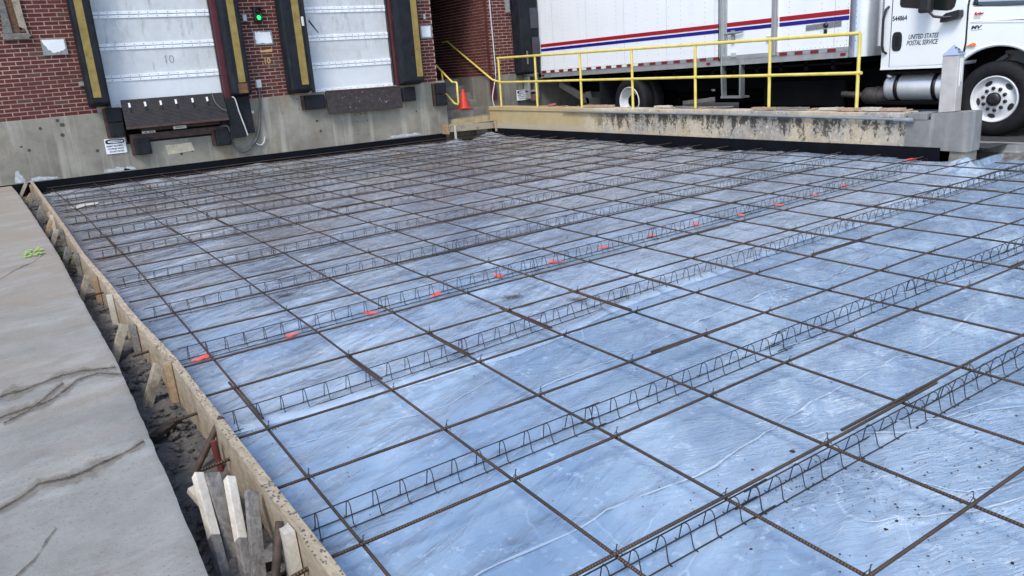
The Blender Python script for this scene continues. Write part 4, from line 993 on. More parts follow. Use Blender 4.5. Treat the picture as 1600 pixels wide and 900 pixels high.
# ================================================================== TRUCK
TX = 10.55; TW = 2.5
tk = thing('postal_truck', 'white postal box truck with red and blue stripes backed to the dock', 'truck', (TX + 1.2, 8, ROAD))
def zb(y): return 1.41 + .0112 * (13.95 - y)
def tb(mb, y0, y1, x0, x1, a0, a1):      # sheared box following the pitch; heights above rail bottom
    return mb.hexa([(x0, y0, zb(y0) + a0), (x1, y0, zb(y0) + a0), (x1, y1, zb(y1) + a0), (x0, y1, zb(y1) + a0), (x0, y0, zb(y0) + a1), (x1, y0, zb(y0) + a1), (x1, y1, zb(y1) + a1), (x0, y1, zb(y1) + a1)])
YR, YF = 13.93, 5.735
body = obj('cargo_box', tb(MB(), YF, YR, TX, TX + TW, .13, 2.75), TWHITE, tk)
mb = MB(); tb(mb, YF, YR, TX - .012, TX + .04, 0, .10); tb(mb, YF, YR, TX - .018, TX + .02, .10, .165); tb(mb, YF, YR, TX - .020, TX + .02, .0, .012)
obj('bottom_rail', mb, RAILSILV, body)
mb = MB(); tb(mb, YR - .10, YR + .03, TX - .012, TX + .06, -.02, 2.78); obj('rear_post', mb, RAILSILV, body)
# stripes, cut at the side door posts
def stripe(nm, mt, ya, yb, za, zb_, ha):
    for (p, q) in ((ya, 8.31), (8.14, 7.165), (7.03, yb)):
        f = lambda y: za + (zb_ - za) * (ya - y) / (ya - yb)
        mb = MB(); x0, x1 = (TX - .0095, TX - .004) if p < 8.2 and q > 7.1 else (TX - .0045, TX + .003)
        mb.hexa([(x0, q, f(q)), (x1, q, f(q)), (x1, p, f(p)), (x0, p, f(p)), (x0, q, f(q) + ha), (x1, q, f(q) + ha), (x1, p, f(p) + ha), (x0, p, f(p) + ha)])
        obj(nm, mb, mt, body)
stripe('red_stripe', REDST, 13.80, 5.745, 2.105, 2.143, .072)
stripe('blue_stripe', BLUEST, 13.80, 5.745, 2.012, 2.062, .062)
# reflective tape
rm = [(847.5, 13.82), (0, 0)]
ym = [13.78 - .333 * k for k in range(17)]
for k, y in enumerate(ym):
    obj('red_reflector', tb(MB(), y - .16, y, TX - .024, TX - .015, .108, .158), REFLRED, body)
    if k < 10: obj('white_reflector', tb(MB(), y - .318, y - .172, TX - .023, TX - .015, .108, .158), REFLWHITE, body)
for y in (7.0, 6.70, 6.40, 6.09): obj('red_reflector', tb(MB(), y - .15, y, TX - .024, TX - .015, .10, .15), REFLRED, body)
for y in (13.80, 8.62, 5.86): obj('red_reflector', tb(MB(), y - .09, y, TX - .020, TX - .011, .03, .075), REFLRED, body)
# rivets
rv = MB()
def riv(y, z, s=.006): rv.box(TX - .0042, TX + .002, y - s, y + s, z - s, z + s)
for k in range(14):
    y = 13.55 - .61 * k
    if 7.0 < y < 8.35: continue
    for z in np.arange(1.75, 4.1, .085): riv(y, z, .0048); 
    for z in np.arange(1.75, 4.1, .17): riv(y - .30, z, .0042)
for y in np.arange(5.8, 13.8, .075):
    if not 7.0 < y < 8.35: riv(y, zb(y) + .185, .0042)
for z in np.arange(1.7, 4.1, .05): riv(13.78, z, .0045)
for z in np.arange(1.7, 4.1, .06): riv(5.77, z, .0045)
for y, z in ((7.6, 2.45), (7.6, 1.95), (7.6, 1.75), (7.25, 2.5), (7.85, 2.8), (7.3, 1.95)): riv(y, z, .009)
obj('rivets', rv, RIVET, body, kind='stuff')
for y in np.arange(5.99, 13.7, 1.22):
    if not 6.9 < y < 8.4: obj('panel_seam', tb(MB(), y - .004, y + .004, TX - .0025, TX + .002, .17, 2.6), simple('seam_grey', (.45, .46, .47), .5), body)
# side door: posts, lock bar and latch
sd = obj('side_door', tb(MB(), 7.165, 8.14, TX - .006, TX + .01, .17, 2.5), TWHITE, tk)
for y in (8.145, 8.195, 8.25, 8.29): obj('door_bar', MB().tube([(TX - .025, y, zb(y) + (.0 if y == 8.25 else .14)), (TX - .025, y, 4.1)], .014, 6), GALV, sd)
obj('door_post', MB().box(TX - .03, TX, 8.30, 8.325, 1.56, 4.1), BLACKPL, sd)
obj('door_post', tb(MB(), 7.045, 7.165, TX - .035, TX, .12, 2.6), ALU, sd); obj('door_post', tb(MB(), 7.09, 7.11, TX - .042, TX - .03, .12, 2.6), RAILSILV, sd)
obj('latch_handle', MB().tube([(TX - .05, 8.16, 2.015), (TX - .06, 7.98, 2.02), (TX - .05, 7.75, 2.035)], [.02, .024, .016], 8), GALV, sd)
obj('latch_bracket', MB().box(TX - .05, TX, 7.96, 8.02, 1.87, 2.07), GREYPLATE, sd)
obj('hinge', MB().box(TX - .035, TX, 7.93, 8.03, 1.62, 1.69), GREYBOX, sd); obj('hinge', MB().box(TX - .035, TX, 7.17, 7.27, 1.84, 1.92), GREYBOX, sd)
# tread plate with lamp
pt = obj('tread_plate', MB().hexa([(TX - .008, 5.87, 1.975), (TX, 5.87, 1.975), (TX, 6.51, 1.95), (TX - .008, 6.51, 1.95), (TX - .008, 5.87, 2.06), (TX, 5.87, 2.06), (TX, 6.51, 2.035), (TX - .008, 6.51, 2.035)]), simple('bright_tread', (.40, .40, .40), .35, .8, .5, 60), tk)
obj('lamp', MB().lathe((TX - .006, 6.14, 2.01), (-1, 0, 0), [(0, .045), (.03, .035), (.035, 0)], 14), BLACKPL, tk); obj('lock', MB().box(TX - .02, TX, 6.12, 6.17, 1.87, 1.95), BLACKPL, tk)
# rounded front corner and front face
r = .22; pol = [(TX, YF)] + [(TX, 5.64)] + [(TX + r - r * math.cos(a), 5.64 - r * math.sin(a)) for a in np.linspace(0, math.pi / 2, 9)] + [(TX + .9, 5.42), (TX + .9, YF)]
mb = MB(); mb.prism(pol, lambda a, b: (a, b, zb(b) + .0), lambda a, b: (a, b, zb(b) + 2.75), True); obj('front_corner', mb, ALU, tk)
mb = MB(); mb.box(TX + .30, TX + TW - .1, 5.395, 5.44, 1.64, 4.2); obj('front_face', mb, TWHITE, tk)
rv = MB()
for z in np.arange(1.68, 3, .045): rv.box(TX + .325, TX + .337, 5.388, 5.397, z - .006, z + .006)
obj('rivets', rv, RIVET, tk, kind='stuff')
# underbody: frame rails, axle, cross members, mud flaps, plus pieces added to darken it
mb = MB()
for x in (TX + .75, TX + 1.55): mb.box(x, x + .09, 2.5, 13.7, 1.02, 1.30)
for y in np.arange(6, 13.8, .5): mb.box(TX + .05, TX + TW - .05, y, y + .06, 1.33, zb(y) + .01)
mb.box(TX + .05, TX + TW - .05, 5.7, 13.8, 1.40, 1.43)
mb.tube([(TX + .1, 10.8, .85), (TX + TW - .1, 10.8, .85)], .12, 10); mb.lathe((TX + 1.2, 10.8, .85), (0, 0, 1), [(-.25, .05), (-.15, .22), (.15, .22), (.25, .05)], 12)
mb.box(TX + .35, TX + 1.0, 6.0, 7.6, .74, 1.15); mb.box(TX + 1.3, TX + 2.2, 6.2, 9.6, .72, 1.2)
mb.box(TX + .15, TX + TW - .15, 5.0, 5.12, .72, 1.35)
mb.tube([(TX + 1.2, 4.5, .95), (TX + 1.2, 10.8, .88)], .06, 8); mb.tube([(TX + .1, 3.53, .86), (TX + TW - .1, 3.53, .86)], .07, 8)
mb.box(TX + TW - .12, TX + TW - .08, 4.6, 9.9, .50, 1.4); mb.box(TX + TW - .12, TX + TW - .08, 11.6, 13.6, .50, 1.4)  # far-side skirt panels, added to block the bright background under the truck
obj('underframe', mb, CHASSIS, tk)
for x in (TX + .05, TX + 1.75):
    obj('mud_flap', MB().box(x, x + .62, 11.75, 11.77, .52, 1.38), RUBBER, tk)
mb = MB(); mb.hexa([(TX + .1, 13.0, 1.15), (TX + .2, 13.0, 1.15), (TX + .2, 13.1, 1.25), (TX + .1, 13.1, 1.25), (TX + .1, 13.1, 1.05), (TX + .2, 13.1, 1.05), (TX + .2, 13.2, 1.2), (TX + .1, 13.2, 1.2)])
mb = MB(); mb.bar((TX + .15, 13.3, 1.25), (TX + .15, 12.3, .86), .10, .13); mb.bar((TX + .15, 12.32, 1.05), (TX + .15, 12.25, .80), .10, .10); mb.box(TX + .1, TX + 2.4, 12.18, 12.30, .78, .92)
obj('rear_guard', mb, simple('guard_grey', (.10, .10, .10), .6, .4), tk)
# folding step under the side door
mb = MB(); mb.bar((TX + .03, 8.26, 1.50), (TX + .03, 8.24, .93), .035, .11, (1, 0, 0)); mb.bar((TX + .03, 7.83, 1.50), (TX + .03, 7.83, .93), .035, .11, (1, 0, 0)); mb.box(TX - .03, TX + .2, 7.80, 8.27, .90, .935)
obj('side_step', mb, GALV, tk)
# wheels
def wheel(y, zc, Rr, x0, wdt, dish, label=None, dual=False):
    wr = thing_part = bpy.data.objects.new('wheel', None); COL.objects.link(wr); wr.parent = tk; wr.location = Vector((x0, y, zc)) - wloc(tk)
    pr_ = [(0.02, Rr * .62), (-.01, Rr * .66), (-.012, Rr * .80), (.0, Rr * .92), (.03, Rr * .985), (.06, Rr), (wdt - .06, Rr), (wdt - .03, Rr * .985), (wdt, Rr * .9), (wdt, Rr * .62)]
    obj('tyre', MB().lathe((x0, y, zc), (1, 0, 0), pr_, 40), TYRE, wr)
    if dual: obj('tyre', MB().lathe((x0 + wdt + .06, y, zc), (1, 0, 0), pr_, 40), TYRE, wr)
    gr = MB()
    for k in range(44):
        a = 2 * math.pi * k / 44
        c, s = math.cos(a), math.sin(a)
        gr.bar((x0 + .03, y + Rr * .972 * c, zc + Rr * .972 * s), (x0 + .10, y + Rr * .999 * c, zc + Rr * .999 * s), .04, .012, (0, c, s))
    obj('tread', gr, TYRE, wr, kind='stuff')
    rr = Rr * .62
    if dish > 0:   # front rim, face domed outwards
        prof = [(.10, rr), (-.004, rr), (-.014, rr * .975), (-.004, rr * .93), (.05, rr * .90), (.062, rr * .80), (.035, rr * .62), (.012, rr * .52), (.010, rr * .30), (.02, 0)]
    else:
        prof = [(.02, rr), (-.012, rr), (-.016, rr * .97), (.03, rr * .93), (.10, rr * .88), (.145, rr * .78), (.16, rr * .5), (.165, rr * .33), (.13, rr * .30), (.13, 0)]
    obj('rim', MB().lathe((x0, y, zc), (1, 0, 0), prof, 40), RIMW, wr)
    xf = x0 + (.008 if dish > 0 else .155)
    hb = MB(); hb.lathe((xf, y, zc), (-1, 0, 0), [(-.02, rr * .30), (.035, rr * .29), (.05, rr * .22), (.055, rr * .12), (.05, 0)], 20); obj('hub', hb, BLACKPL, wr)
    nb = MB(); ov = MB()
    for k in range(10):
        a = 2 * math.pi * (k + .3) / 10; nb = MB(); nb.lathe((xf + .004, y + rr * .47 * math.cos(a), zc + rr * .47 * math.sin(a)), (-1, 0, 0), [(-.02, .026), (.016, .024), (.018, 0)], 8); obj('lug_nut', nb, SIGNBLACK, wr)
    if dish > 0:
        for k in range(5):
            a = 2 * math.pi * k / 5 + 1.1; e = MB(); cx, cz_ = y + rr * .73 * math.cos(a), zc + rr * .73 * math.sin(a)
            tdir = (-math.sin(a), math.cos(a)); rdir = (math.cos(a), math.sin(a)); P = []
            for q in range(14):
                t_ = 2 * math.pi * q / 14; u, vv = .052 * math.cos(t_), .030 * math.sin(t_)
                rad = (rr * .73 + vv) / rr; xo = np.interp(rad, [.62, .80, .90], [.035, .062, .05])
                P.append((x0 + xo - .004, cx + tdir[0] * u + rdir[0] * vv, cz_ + tdir[1] * u + rdir[1] * vv))
            e.add(P, [tuple(range(13, -1, -1))]); e.add(P, [tuple(range(14))]); obj('hand_hole', e, SIGNBLACK, wr)
    return wr
wheel(3.53, .857, .497, TX + .0, .27, 1)
wheel(10.80, .845, .485, TX + .03, .25, -1, dual=True)
wheel(3.53, .857, .497, TX + TW - .29, .27, -1)
# ---- cab
cab = obj('cab', MB(), TWHITE, tk)
bpy.data.objects.remove(cab)
mb = MB()
prof = [(5.18, 1.31), (3.97, 1.32), (3.955, 1.42), (3.925, 1.55), (3.91, 1.62), (3.925, 2.10), (3.87, 2.28), (4.02, 2.62), (4.25, 3.0), (5.16, 3.05)]
mb.prism(prof, lambda a, b: (TX - .01, a, b), lambda a, b: (TX + 2.35, a, b))
cab = obj('cab', mb, TWHITE, tk, bevel=.03)
# door skin, window, handle, grab bar
door = obj('cab_door', MB().prism([(5.04, 1.335), (4.02, 1.345), (3.99, 1.50), (3.96, 1.62), (3.975, 2.10), (4.16, 2.9), (5.03, 2.95)], lambda a, b: (TX - .018, a, b), lambda a, b: (TX - .006, a, b)), TWHITE, tk, bevel=.006)
obj('door_seam', MB().box(TX - .0195, TX - .010, 5.038, 5.046, 1.33, 2.95), SIGNBLACK, cab)
mb = MB(); mb.bar((TX - .014, 3.985, 1.34), (TX - .014, 3.955, 1.62), .022, .012, (1, 0, 0)); mb.bar((TX - .014, 3.955, 1.62), (TX - .014, 3.962, 2.08), .02, .012, (1, 0, 0)); mb.bar((TX - .014, 3.962, 2.08), (TX - .014, 3.93, 2.35), .022, .012, (1, 0, 0)); obj('hood_seam', mb, SIGNBLACK, cab)
pol = [(4.93, 2.85), (4.93, 2.20), (4.91, 2.165), (4.88, 2.155), (4.25, 2.055), (4.18, 2.06), (4.14, 2.10), (4.12, 2.2), (4.2, 2.8)]
mb = MB(); mb.prism(pol, lambda a, b: (TX - .0215, a, b), lambda a, b: (TX - .016, a, b)); obj('window_seal', mb, BLACKPL, door)
cxm = sum(p[0] for p in pol) / len(pol); czm = sum(p[1] for p in pol) / len(pol)
mb = MB(); mb.prism([(cxm + (a - cxm) * .95, czm + (b - czm) * .96) for a, b in pol], lambda a, b: (TX - .0235, a, b), lambda a, b: (TX - .02, a, b)); obj('window_glass', mb, GLASS, door)
mb = MB(); mb.prism([(4.985 - .045 + .075 * math.copysign(abs(math.cos(a)) ** .6, math.cos(a)), 1.69 + .135 * math.copysign(abs(math.sin(a)) ** .6, math.sin(a))) for a in np.linspace(0, 2 * math.pi, 25)[:-1]], lambda a, b: (TX - .027, a, b), lambda a, b: (TX - .017, a, b)); hd = obj('door_handle', mb, BLACKPL, door)
obj('handle_grip', MB().box(TX - .04, TX - .026, 4.925, 4.955, 1.62, 1.77), RUBBER, door)
obj('grab_bar', MB().tube([(TX - .012, 5.10, 2.19), (TX - .06, 5.115, 2.15), (TX - .065, 5.145, 2.02), (TX - .065, 5.14, 1.65), (TX - .06, 5.12, 1.56), (TX - .012, 5.10, 1.53)], .018, 8), BLACKPL, cab)
obj('sill_moulding', MB().box(TX - .02, TX + .02, 3.98, 5.18, 1.295, 1.318), TWHITE, cab)
# lettering on the cab
text('lettering', '544864', .092, (TX - .0185, 5.03, 1.98), '-x', LETTER, door, 0, .001, .80, .003)
text('lettering', 'UNITED STATES', .092, (TX - .0185, 4.775, 1.71), '-x', LETTER, door, .25, .001, .66, .0018)
text('lettering', 'POSTAL SERVICE', .092, (TX - .0185, 4.795, 1.625), '-x', LETTER, door, .25, .001, .655, .0018)
# hood and fender
mb = MB()
arch = [(3.955 - .0, 1.335)] + [(3.53 + .43 * math.cos(a) * 1.0, .98 + .57 * math.sin(a)) for a in np.linspace(math.radians(38), math.radians(150), 14)]
arc = [(3.53 + .665 * math.cos(t_), .86 + .685 * math.sin(t_)) for t_ in np.linspace(math.radians(46), math.radians(172), 26)]
hood = [(3.99, 1.35)] + arc + [(2.55, .80), (2.45, 1.2), (2.5, 1.6), (2.6, 1.76), (3.2, 1.845), (3.6, 1.87), (3.92, 1.875), (3.935, 1.62)]
hood[0] = (3.96, 1.40)
mb.prism(hood, lambda a, b: (TX - .012, a, b), lambda a, b: (TX + .34, a, b)); hf = obj('fender', mb, TWHITE, tk, bevel=.02)
mb = MB(); mb.prism([(3.92, 1.60), (3.92, 2.07), (3.3, 2.0), (2.6, 1.9), (2.45, 1.62)], lambda a, b: (TX + .06 + max(0, (b - 1.87)) * .5, a, b), lambda a, b: (TX + 2.25 - max(0, (b - 1.87)) * .5, a, b)); obj('hood', mb, TWHITE, tk, bevel=.02)
mb = MB()
mb.tube([(TX - .008, 3.53 + (a - 3.53) * 1.03, .86 + (b - .86) * 1.03) for a, b in arc], .017, 8)
obj('fender_flare', mb, TWHITE, hf)
mb = MB(); inn = [(3.53 + (a - 3.53) * .992, .86 + (b - .86) * .992) for a, b in arc]
vs = [(TX + .015, a, b) for a, b in inn] + [(TX + .34, a, b) for a, b in inn]; n_ = len(inn)
mb.add(vs, [(i, i + 1, n_ + i + 1, n_ + i) for i in range(n_ - 1)], True); obj('arch_liner', mb, CHASSIS, tk)
obj('crease', MB().bar((TX - .0125, 3.915, 1.868), (TX - .0125, 2.65, 1.775), .004, .008, (1, 0, 0)), GREYPLATE, hf)
mb = MB(); mb.box(TX + .335, TX + .36, 2.5, 4.1, .9, 1.60); mb.box(TX + .02, TX + .33, 3.98, 4.06, .75, 1.31); obj('wheel_well', mb, CHASSIS, tk)
mb = MB(); mb.bar((TX + .22, 3.80, 1.22), (TX + .22, 3.5, 1.42), .05, .05); mb.box(TX + .26, TX + .30, 3.2, 3.56, 1.28, 1.48); obj('well_liner', mb, simple('liner_grey', (.09, .09, .09), .7), tk)
mb = MB(); mb.prism([(3.945, 1.562), (3.90, 1.585), (3.85, 1.605), (3.825, 1.60), (3.815, 1.58), (3.825, 1.56)], lambda a, b: (TX - .035, a, b), lambda a, b: (TX - .01, a, b)); obj('marker_lamp', mb, LAMPORANGE, hf, bevel=.006)
text('badge', 'MV', .06, (TX - .0135, 3.905, 1.785), '-x', LETTER, hf, .25, .001, 1.5, .003)
obj('badge_line', MB().bar((TX - .0135, 3.90, 1.768), (TX - .0135, 3.75, 1.775), .003, .006, (1, 0, 0)), GREYPLATE, hf)
text('logo', 'Ryder', .05, (TX + .0, 3.88, 1.965), '-x', REDLET, tk, .25, .012, .95, .0)
lw = MB(); lw.box(TX - .001, TX + .03, 3.80, 3.885, 1.915, 1.95); obj('fine_print', lw, simple('fine_print', (.62, .55, .56), .5), tk)
mb = MB(); mb.prism([(3.92, 1.88), (3.925, 2.075), (3.6, 2.045), (3.3, 2.0), (3.2, 1.86)], lambda a, b: (TX + .004, a, b), lambda a, b: (TX + .09, a, b)); obj('hood_side', mb, TWHITE, tk, bevel=.01)
# windscreen
mb = MB(); mb.hexa([(TX + .12, 3.90, 2.09), (TX + 2.2, 3.90, 2.09), (TX + 2.2, 3.92, 2.10), (TX + .12, 3.92, 2.10), (TX + .2, 4.2, 2.95), (TX + 2.1, 4.2, 2.95), (TX + 2.1, 4.25, 2.95), (TX + .2, 4.25, 2.95)]); obj('windscreen', mb, GLASS, tk)
mb = MB(); mb.bar((TX + .05, 3.86, 2.06), (TX + 2.2, 3.83, 2.08), .10, .05); mb.bar((TX + .05, 3.90, 2.1), (TX + .12, 4.22, 2.95), .06, .05); obj('cowl', mb, BLACKPL, tk)
# mirrors
mm = MB(); mm.box(TX - .26, TX - .13, 4.36, 4.53, 2.045, 2.55); mr = obj('mirror', mm, BLACKPL, tk, bevel=.03)
obj('mirror_arm', MB().tube([(TX - .19, 4.40, 2.06), (TX - .19, 4.33, 1.99), (TX - .16, 4.2, 1.965), (TX - .1, 4.1, 1.97)], .018, 8), BLACKPL, mr)
mm = MB(); mm.prism([(4.27, 1.90), (4.04, 1.935), (4.015, 1.96), (4.015, 2.03), (4.03, 2.05), (4.2, 2.02), (4.27, 1.965)], lambda a, b: (TX - .13, a, b), lambda a, b: (TX - .02, a, b)); obj('convex_mirror', mm, BLACKPL, tk, bevel=.012)
# fuel tank, steps and exhaust
TANK = simple('tank_aluminium', (.64, .65, .66), .36, .35, .10, 5)
ft = obj('fuel_tank', MB().lathe((TX + .24, 5.19, 1.025), (0, -1, 0), [(0, 0), (0, .10), (.02, .17), (.05, .195), (.08, .20), (1.10, .20), (1.13, .18), (1.14, 0)], 36), TANK, tk)
for y in (4.97, 4.40):
    obj('tank_strap', MB().lathe((TX + .24, y + .025, 1.025), (0, -1, 0), [(0, .2005), (0, .208), (.06, .208), (.06, .2005)], 36), BLACKPL, ft)
obj('filler_cap', MB().lathe((TX + .10, 5.09, 1.20), (-.5, 0, .85), [(-.02, .045), (.025, .045), (.03, 0)], 16), ALU, ft)
obj('cab_step', MB().box(TX - .02, TX + .30, 4.05, 5.05, 1.225, 1.262), CHASSIS, tk); obj('cab_step', MB().box(TX - .02, TX + .3, 4.05, 5.2, .79, .83), CHASSIS, tk)
mb = MB(); mb.tube([(TX + .3, 5.62, .90), (TX + .3, 5.58, .90), (TX + .3, 5.5, .90), (TX + .3, 5.28, .90), (TX + .3, 5.10, .90)], [.09, .125, .13, .13, .12], 20); mb.tube([(TX + .3, 5.40, .90), (TX + .3, 5.34, .90)], .14, 20); mb.tube([(TX + .3, 6.0, .93), (TX + .3, 5.6, .90)], .05, 10)
obj('exhaust', mb, EXHAUST, tk)
mb = MB(); mb.prism(hood, lambda a, b: (TX + 2.0, a, b), lambda a, b: (TX + 2.345, a, b)); obj('fender', mb, TWHITE, tk, bevel=.02)
obj('grille', MB().box(TX + .33, TX + 2.01, 2.52, 2.70, .85, 1.66), BLACKPL, tk, bevel=.02)
obj('engine', MB().box(TX + .42, TX + 1.93, 2.70, 4.0, .95, 1.62), CHASSIS, tk)
for x in (TX + .06, TX + 2.06): obj('headlight', MB().box(x, x + .22, 2.43, 2.50, 1.05, 1.35), GREYBOX, tk, bevel=.02)
obj('bumper', MB().box(TX, TX + 2.35, 2.30, 2.56, .62, .90), GALV, tk, bevel=.02)

# timber stacked behind the wall below the truck
for i, (y0, y1, x, zz, mt) in enumerate(((8.0, 5.9, 9.75, .0, WOOD_OLD), (7.2, 5.7, 9.9, .05, WOOD_OLD), (8.2, 7.2, 9.62, .0, WOOD_OLD))):
    solo('timber', MB().bar((x, y0, .62 + zz), (x + .05, y1, .66 + zz), .25, .05), mt, ('long grey timber behind the wall under the truck side door', 'upper grey timber behind the wall under the truck tank', 'short grey timber behind the wall left of the folding step')[i], 'timber', 'grey timbers behind the wall')
solo('timber_pile', MB().box(9.55, 10.1, 6.0, 8.1, ROAD, .60), WOOD_OLD, 'low stack of grey planks behind the low wall', 'plank stack')

# ================================================================== FORMWORK
def ftop(y): return zp(-.25, y) + FH + keyed(y, [(0, 0), (8, .0), (14, .03)])
pieces = [(-3.0, 2.79, 'nearest'), (2.80, 6.60, 'second'), (6.61, 10.2, 'third'), (10.21, 14.04, 'farthest')]
for (a, b, nm) in pieces:
    mb = MB(); ys_ = np.linspace(a, b, 9)
    for y0, y1 in zip(ys_, ys_[1:]):
        xa, xb_ = keyed(y0, FORM), keyed(y1, FORM); za, zb2 = ftop(y0), ftop(y1)
        mb.hexa([(xa, y0, za - .24), (xa + .042, y0, za - .24), (xb_ + .042, y1, zb2 - .24), (xb_, y1, zb2 - .24), (xa, y0, za), (xa + .042, y0, za), (xb_ + .042, y1, zb2), (xb_, y1, zb2)])
    tl = {'nearest': 'long wooden form board edging the slab, nearest length with mortar crust', 'second': 'wooden form board, second length after the joint with the twin stakes', 'third': 'wooden form board, third length beside the cluster of short stakes', 'farthest': 'wooden form board, farthest length reaching the dock wall'}[nm]
    o = obj('form_board', mb, WOOD_FORM, None, loc=Vector((keyed((a + b) / 2, FORM), (a + b) / 2, zp(-.2, (a + b) / 2))))
    tag(o, tl, 'form board', 'wooden form boards along the slab edge')
mb = MB()
for k in range(420):
    y = R_(-.3, 3.4) if k % 2 else R_(-.3, 10); x = keyed(y, FORM) + R_(.001, .041); z = ftop(y); r_ = R_(.002, .008)
    mb.add([(x, y, z + r_ * .5)] + [(x + r_ * R_(.6, 1.3) * math.cos(a), y + 1.6 * r_ * R_(.6, 1.3) * math.sin(a), z - .001) for a in np.linspace(0, 2 * math.pi, 7)[:-1]], [(0, 1 + i, 1 + (i + 1) % 6) for i in range(6)])
obj('mortar_crust', mb, simple('mortar_crust', (.10, .095, .085), .9, 0, .4, 60), kind='stuff')
# stakes: upright (against the board) and slanted braces
def stake(y, kind, label, mt, hgt=.0, dx=0.0, wd=.05, yb=None):
    x = keyed(y, FORM); zt = ftop(y)
    if kind == 'u':
        mb = MB().bar((x - .024, y + (yb or -.04), zt - .34), (x - .024, y, zt + hgt), .065 if wd == .05 else wd, .038, (1, 0, 0))
    else:
        mb = MB().bar((x - .20 + dx, y + (yb if yb is not None else -.06), zt - .29), (x - .058, y, zt - .005 + hgt), .045, wd + .02, (0, 1, 0))
    return solo('wooden_stake', mb, mt, label, 'stake', 'wooden stakes bracing the form boards')
stake(2.81, 'd', 'slanted brace in front of the form joint beside the nearest twin stakes', WOOD_NEW)
stake(2.76, 'u', 'upright stake at the form joint, right of the slanted brace', WOOD_TAN, .005, wd=.07)
stake(3.80, 'd', 'wide pale slanted brace just beyond the form joint', WOOD_NEW, wd=.06)
stake(3.72, 'u', 'grey upright stake right of the wide pale brace', WOOD_OLD, 0)
stake(4.66, 'u', 'short cream upright stake with square top standing alone', WOOD_WHITE, .01)
stake(5.60, 'd', 'long pale slanted brace between cream stake and brown pair', WOOD_NEW, wd=.05)
stake(5.50, 'u', 'tan upright stake beside the long pale brace', WOOD_TAN, 0, wd=.07)
stake(6.95, 'd', 'round-topped weathered slanted stake above the green weeds', WOOD_OLD, .03, wd=.06)
stake(7.10, 'd', 'dark slanted stake hidden behind the round-topped stake', WOOD_OLD, -.05, -.03)
stake(6.72, 'u', 'grey upright stake right of the round-topped stake', WOOD_OLD, 0)
stake(8.42, 'd', 'pale slanted stake with split edge above the weeds', WOOD_NEW, 0)
stake(8.30, 'u', 'light grey upright stake with clean square top', WOOD_OLD, .01, wd=.07)
stake(9.20, 'd', 'small slanted stake in the middle of the far stakes', WOOD_TAN, 0)
stake(10.2, 'd', 'twin slanted stake, nearer one of the far pair', WOOD_OLD, 0)
stake(10.7, 'd', 'twin slanted stake, farther one of the far pair', WOOD_OLD, 0)
stake(9.95, 'u', 'reddish upright stake by the far twin slanted pair', WOOD_PINK, 0)
stake(9.6, 'u', 'cream upright stake near the far reddish stake', WOOD_WHITE, .005)
stake(12.4, 'd', 'grey slanted stake second from the dock wall', WOOD_OLD, 0)
stake(14.0, 'd', 'slanted pale stake closest to the dock wall', WOOD_NEW, .01, -.04)
stake(13.2, 'd', 'crooked tan stake lying low near the dock wall', WOOD_TAN, -.10, -.02)
stake(13.6, 'u', 'upright stake closest to the dock wall', WOOD_TAN, 0)
stake(11.9, 'u', 'dark upright stake among the far stakes', WOOD_OLD, -.02)
stake(.66, 'u', 'cream squared stake at the bottom edge beside the steel pin', WOOD_WHITE, .0, wd=.085)
# loose stakes thrown in the trench
for (a, b, wd, th, mt, lb, tip) in (((-.405, 1.30, .235), (-.455, .76, -.03), .038, .036, WOOD_OLD, 'loose white-tipped stake leaning leftmost in the trench bundle', True),
        ((-.355, 1.27, .235), (-.385, .92, -.03), .060, .022, WOOD_OLD, 'wide rough grey stake second from left in the trench bundle', False),
        ((-.31, 1.17, .24), (-.395, .70, -.03), .038, .036, WOOD_OLD, 'squared white-tipped stake in the middle of the trench bundle', True),
        ((-.265, 1.03, .225), (-.365, .70, -.03), .052, .022, WOOD_OLD, 'grey flat stake rightmost in the trench bundle', False)):
    t = thing('loose_stake', lb, 'stake', b, 'loose stakes dumped in the trench')
    A_, B_ = Vector(a), Vector(b); k = .52
    obj('shaft', MB().bar(B_, A_ if not tip else A_ + (B_ - A_) * k, wd, th, (.3, -1, .4)), mt, t, bevel=.003)
    if tip: obj('clean_tip', MB().bar(A_ + (B_ - A_) * k, A_, wd, th, (.3, -1, .4)), WOOD_WHITE, t, bevel=.003)
solo('loose_stake', MB().bar((-.435, 1.33, .17), (-.385, 1.20, .08), .036, .03), WOOD_WHITE, 'pale stake end poking out behind the trench bundle', 'stake', 'loose stakes dumped in the trench')
solo('loose_stake', MB().bar((-.31, .74, .10), (-.262, .93, .03), .04, .025), WOOD_OLD, 'low grey stake lying right of the trench bundle', 'stake', 'loose stakes dumped in the trench')
solo('loose_plank', MB().bar((-.42, 6.15, .10), (-.33, 5.75, .08), .10, .02), WOOD_OLD, 'flat grey offcut lying in the trench by the long brace', 'plank')
solo('loose_plank', MB().bar((-.45, 2.25, .05), (-.30, 2.38, .06), .06, .025), CRACK, 'muddy offcut lying in the trench near the steel dowel', 'plank')
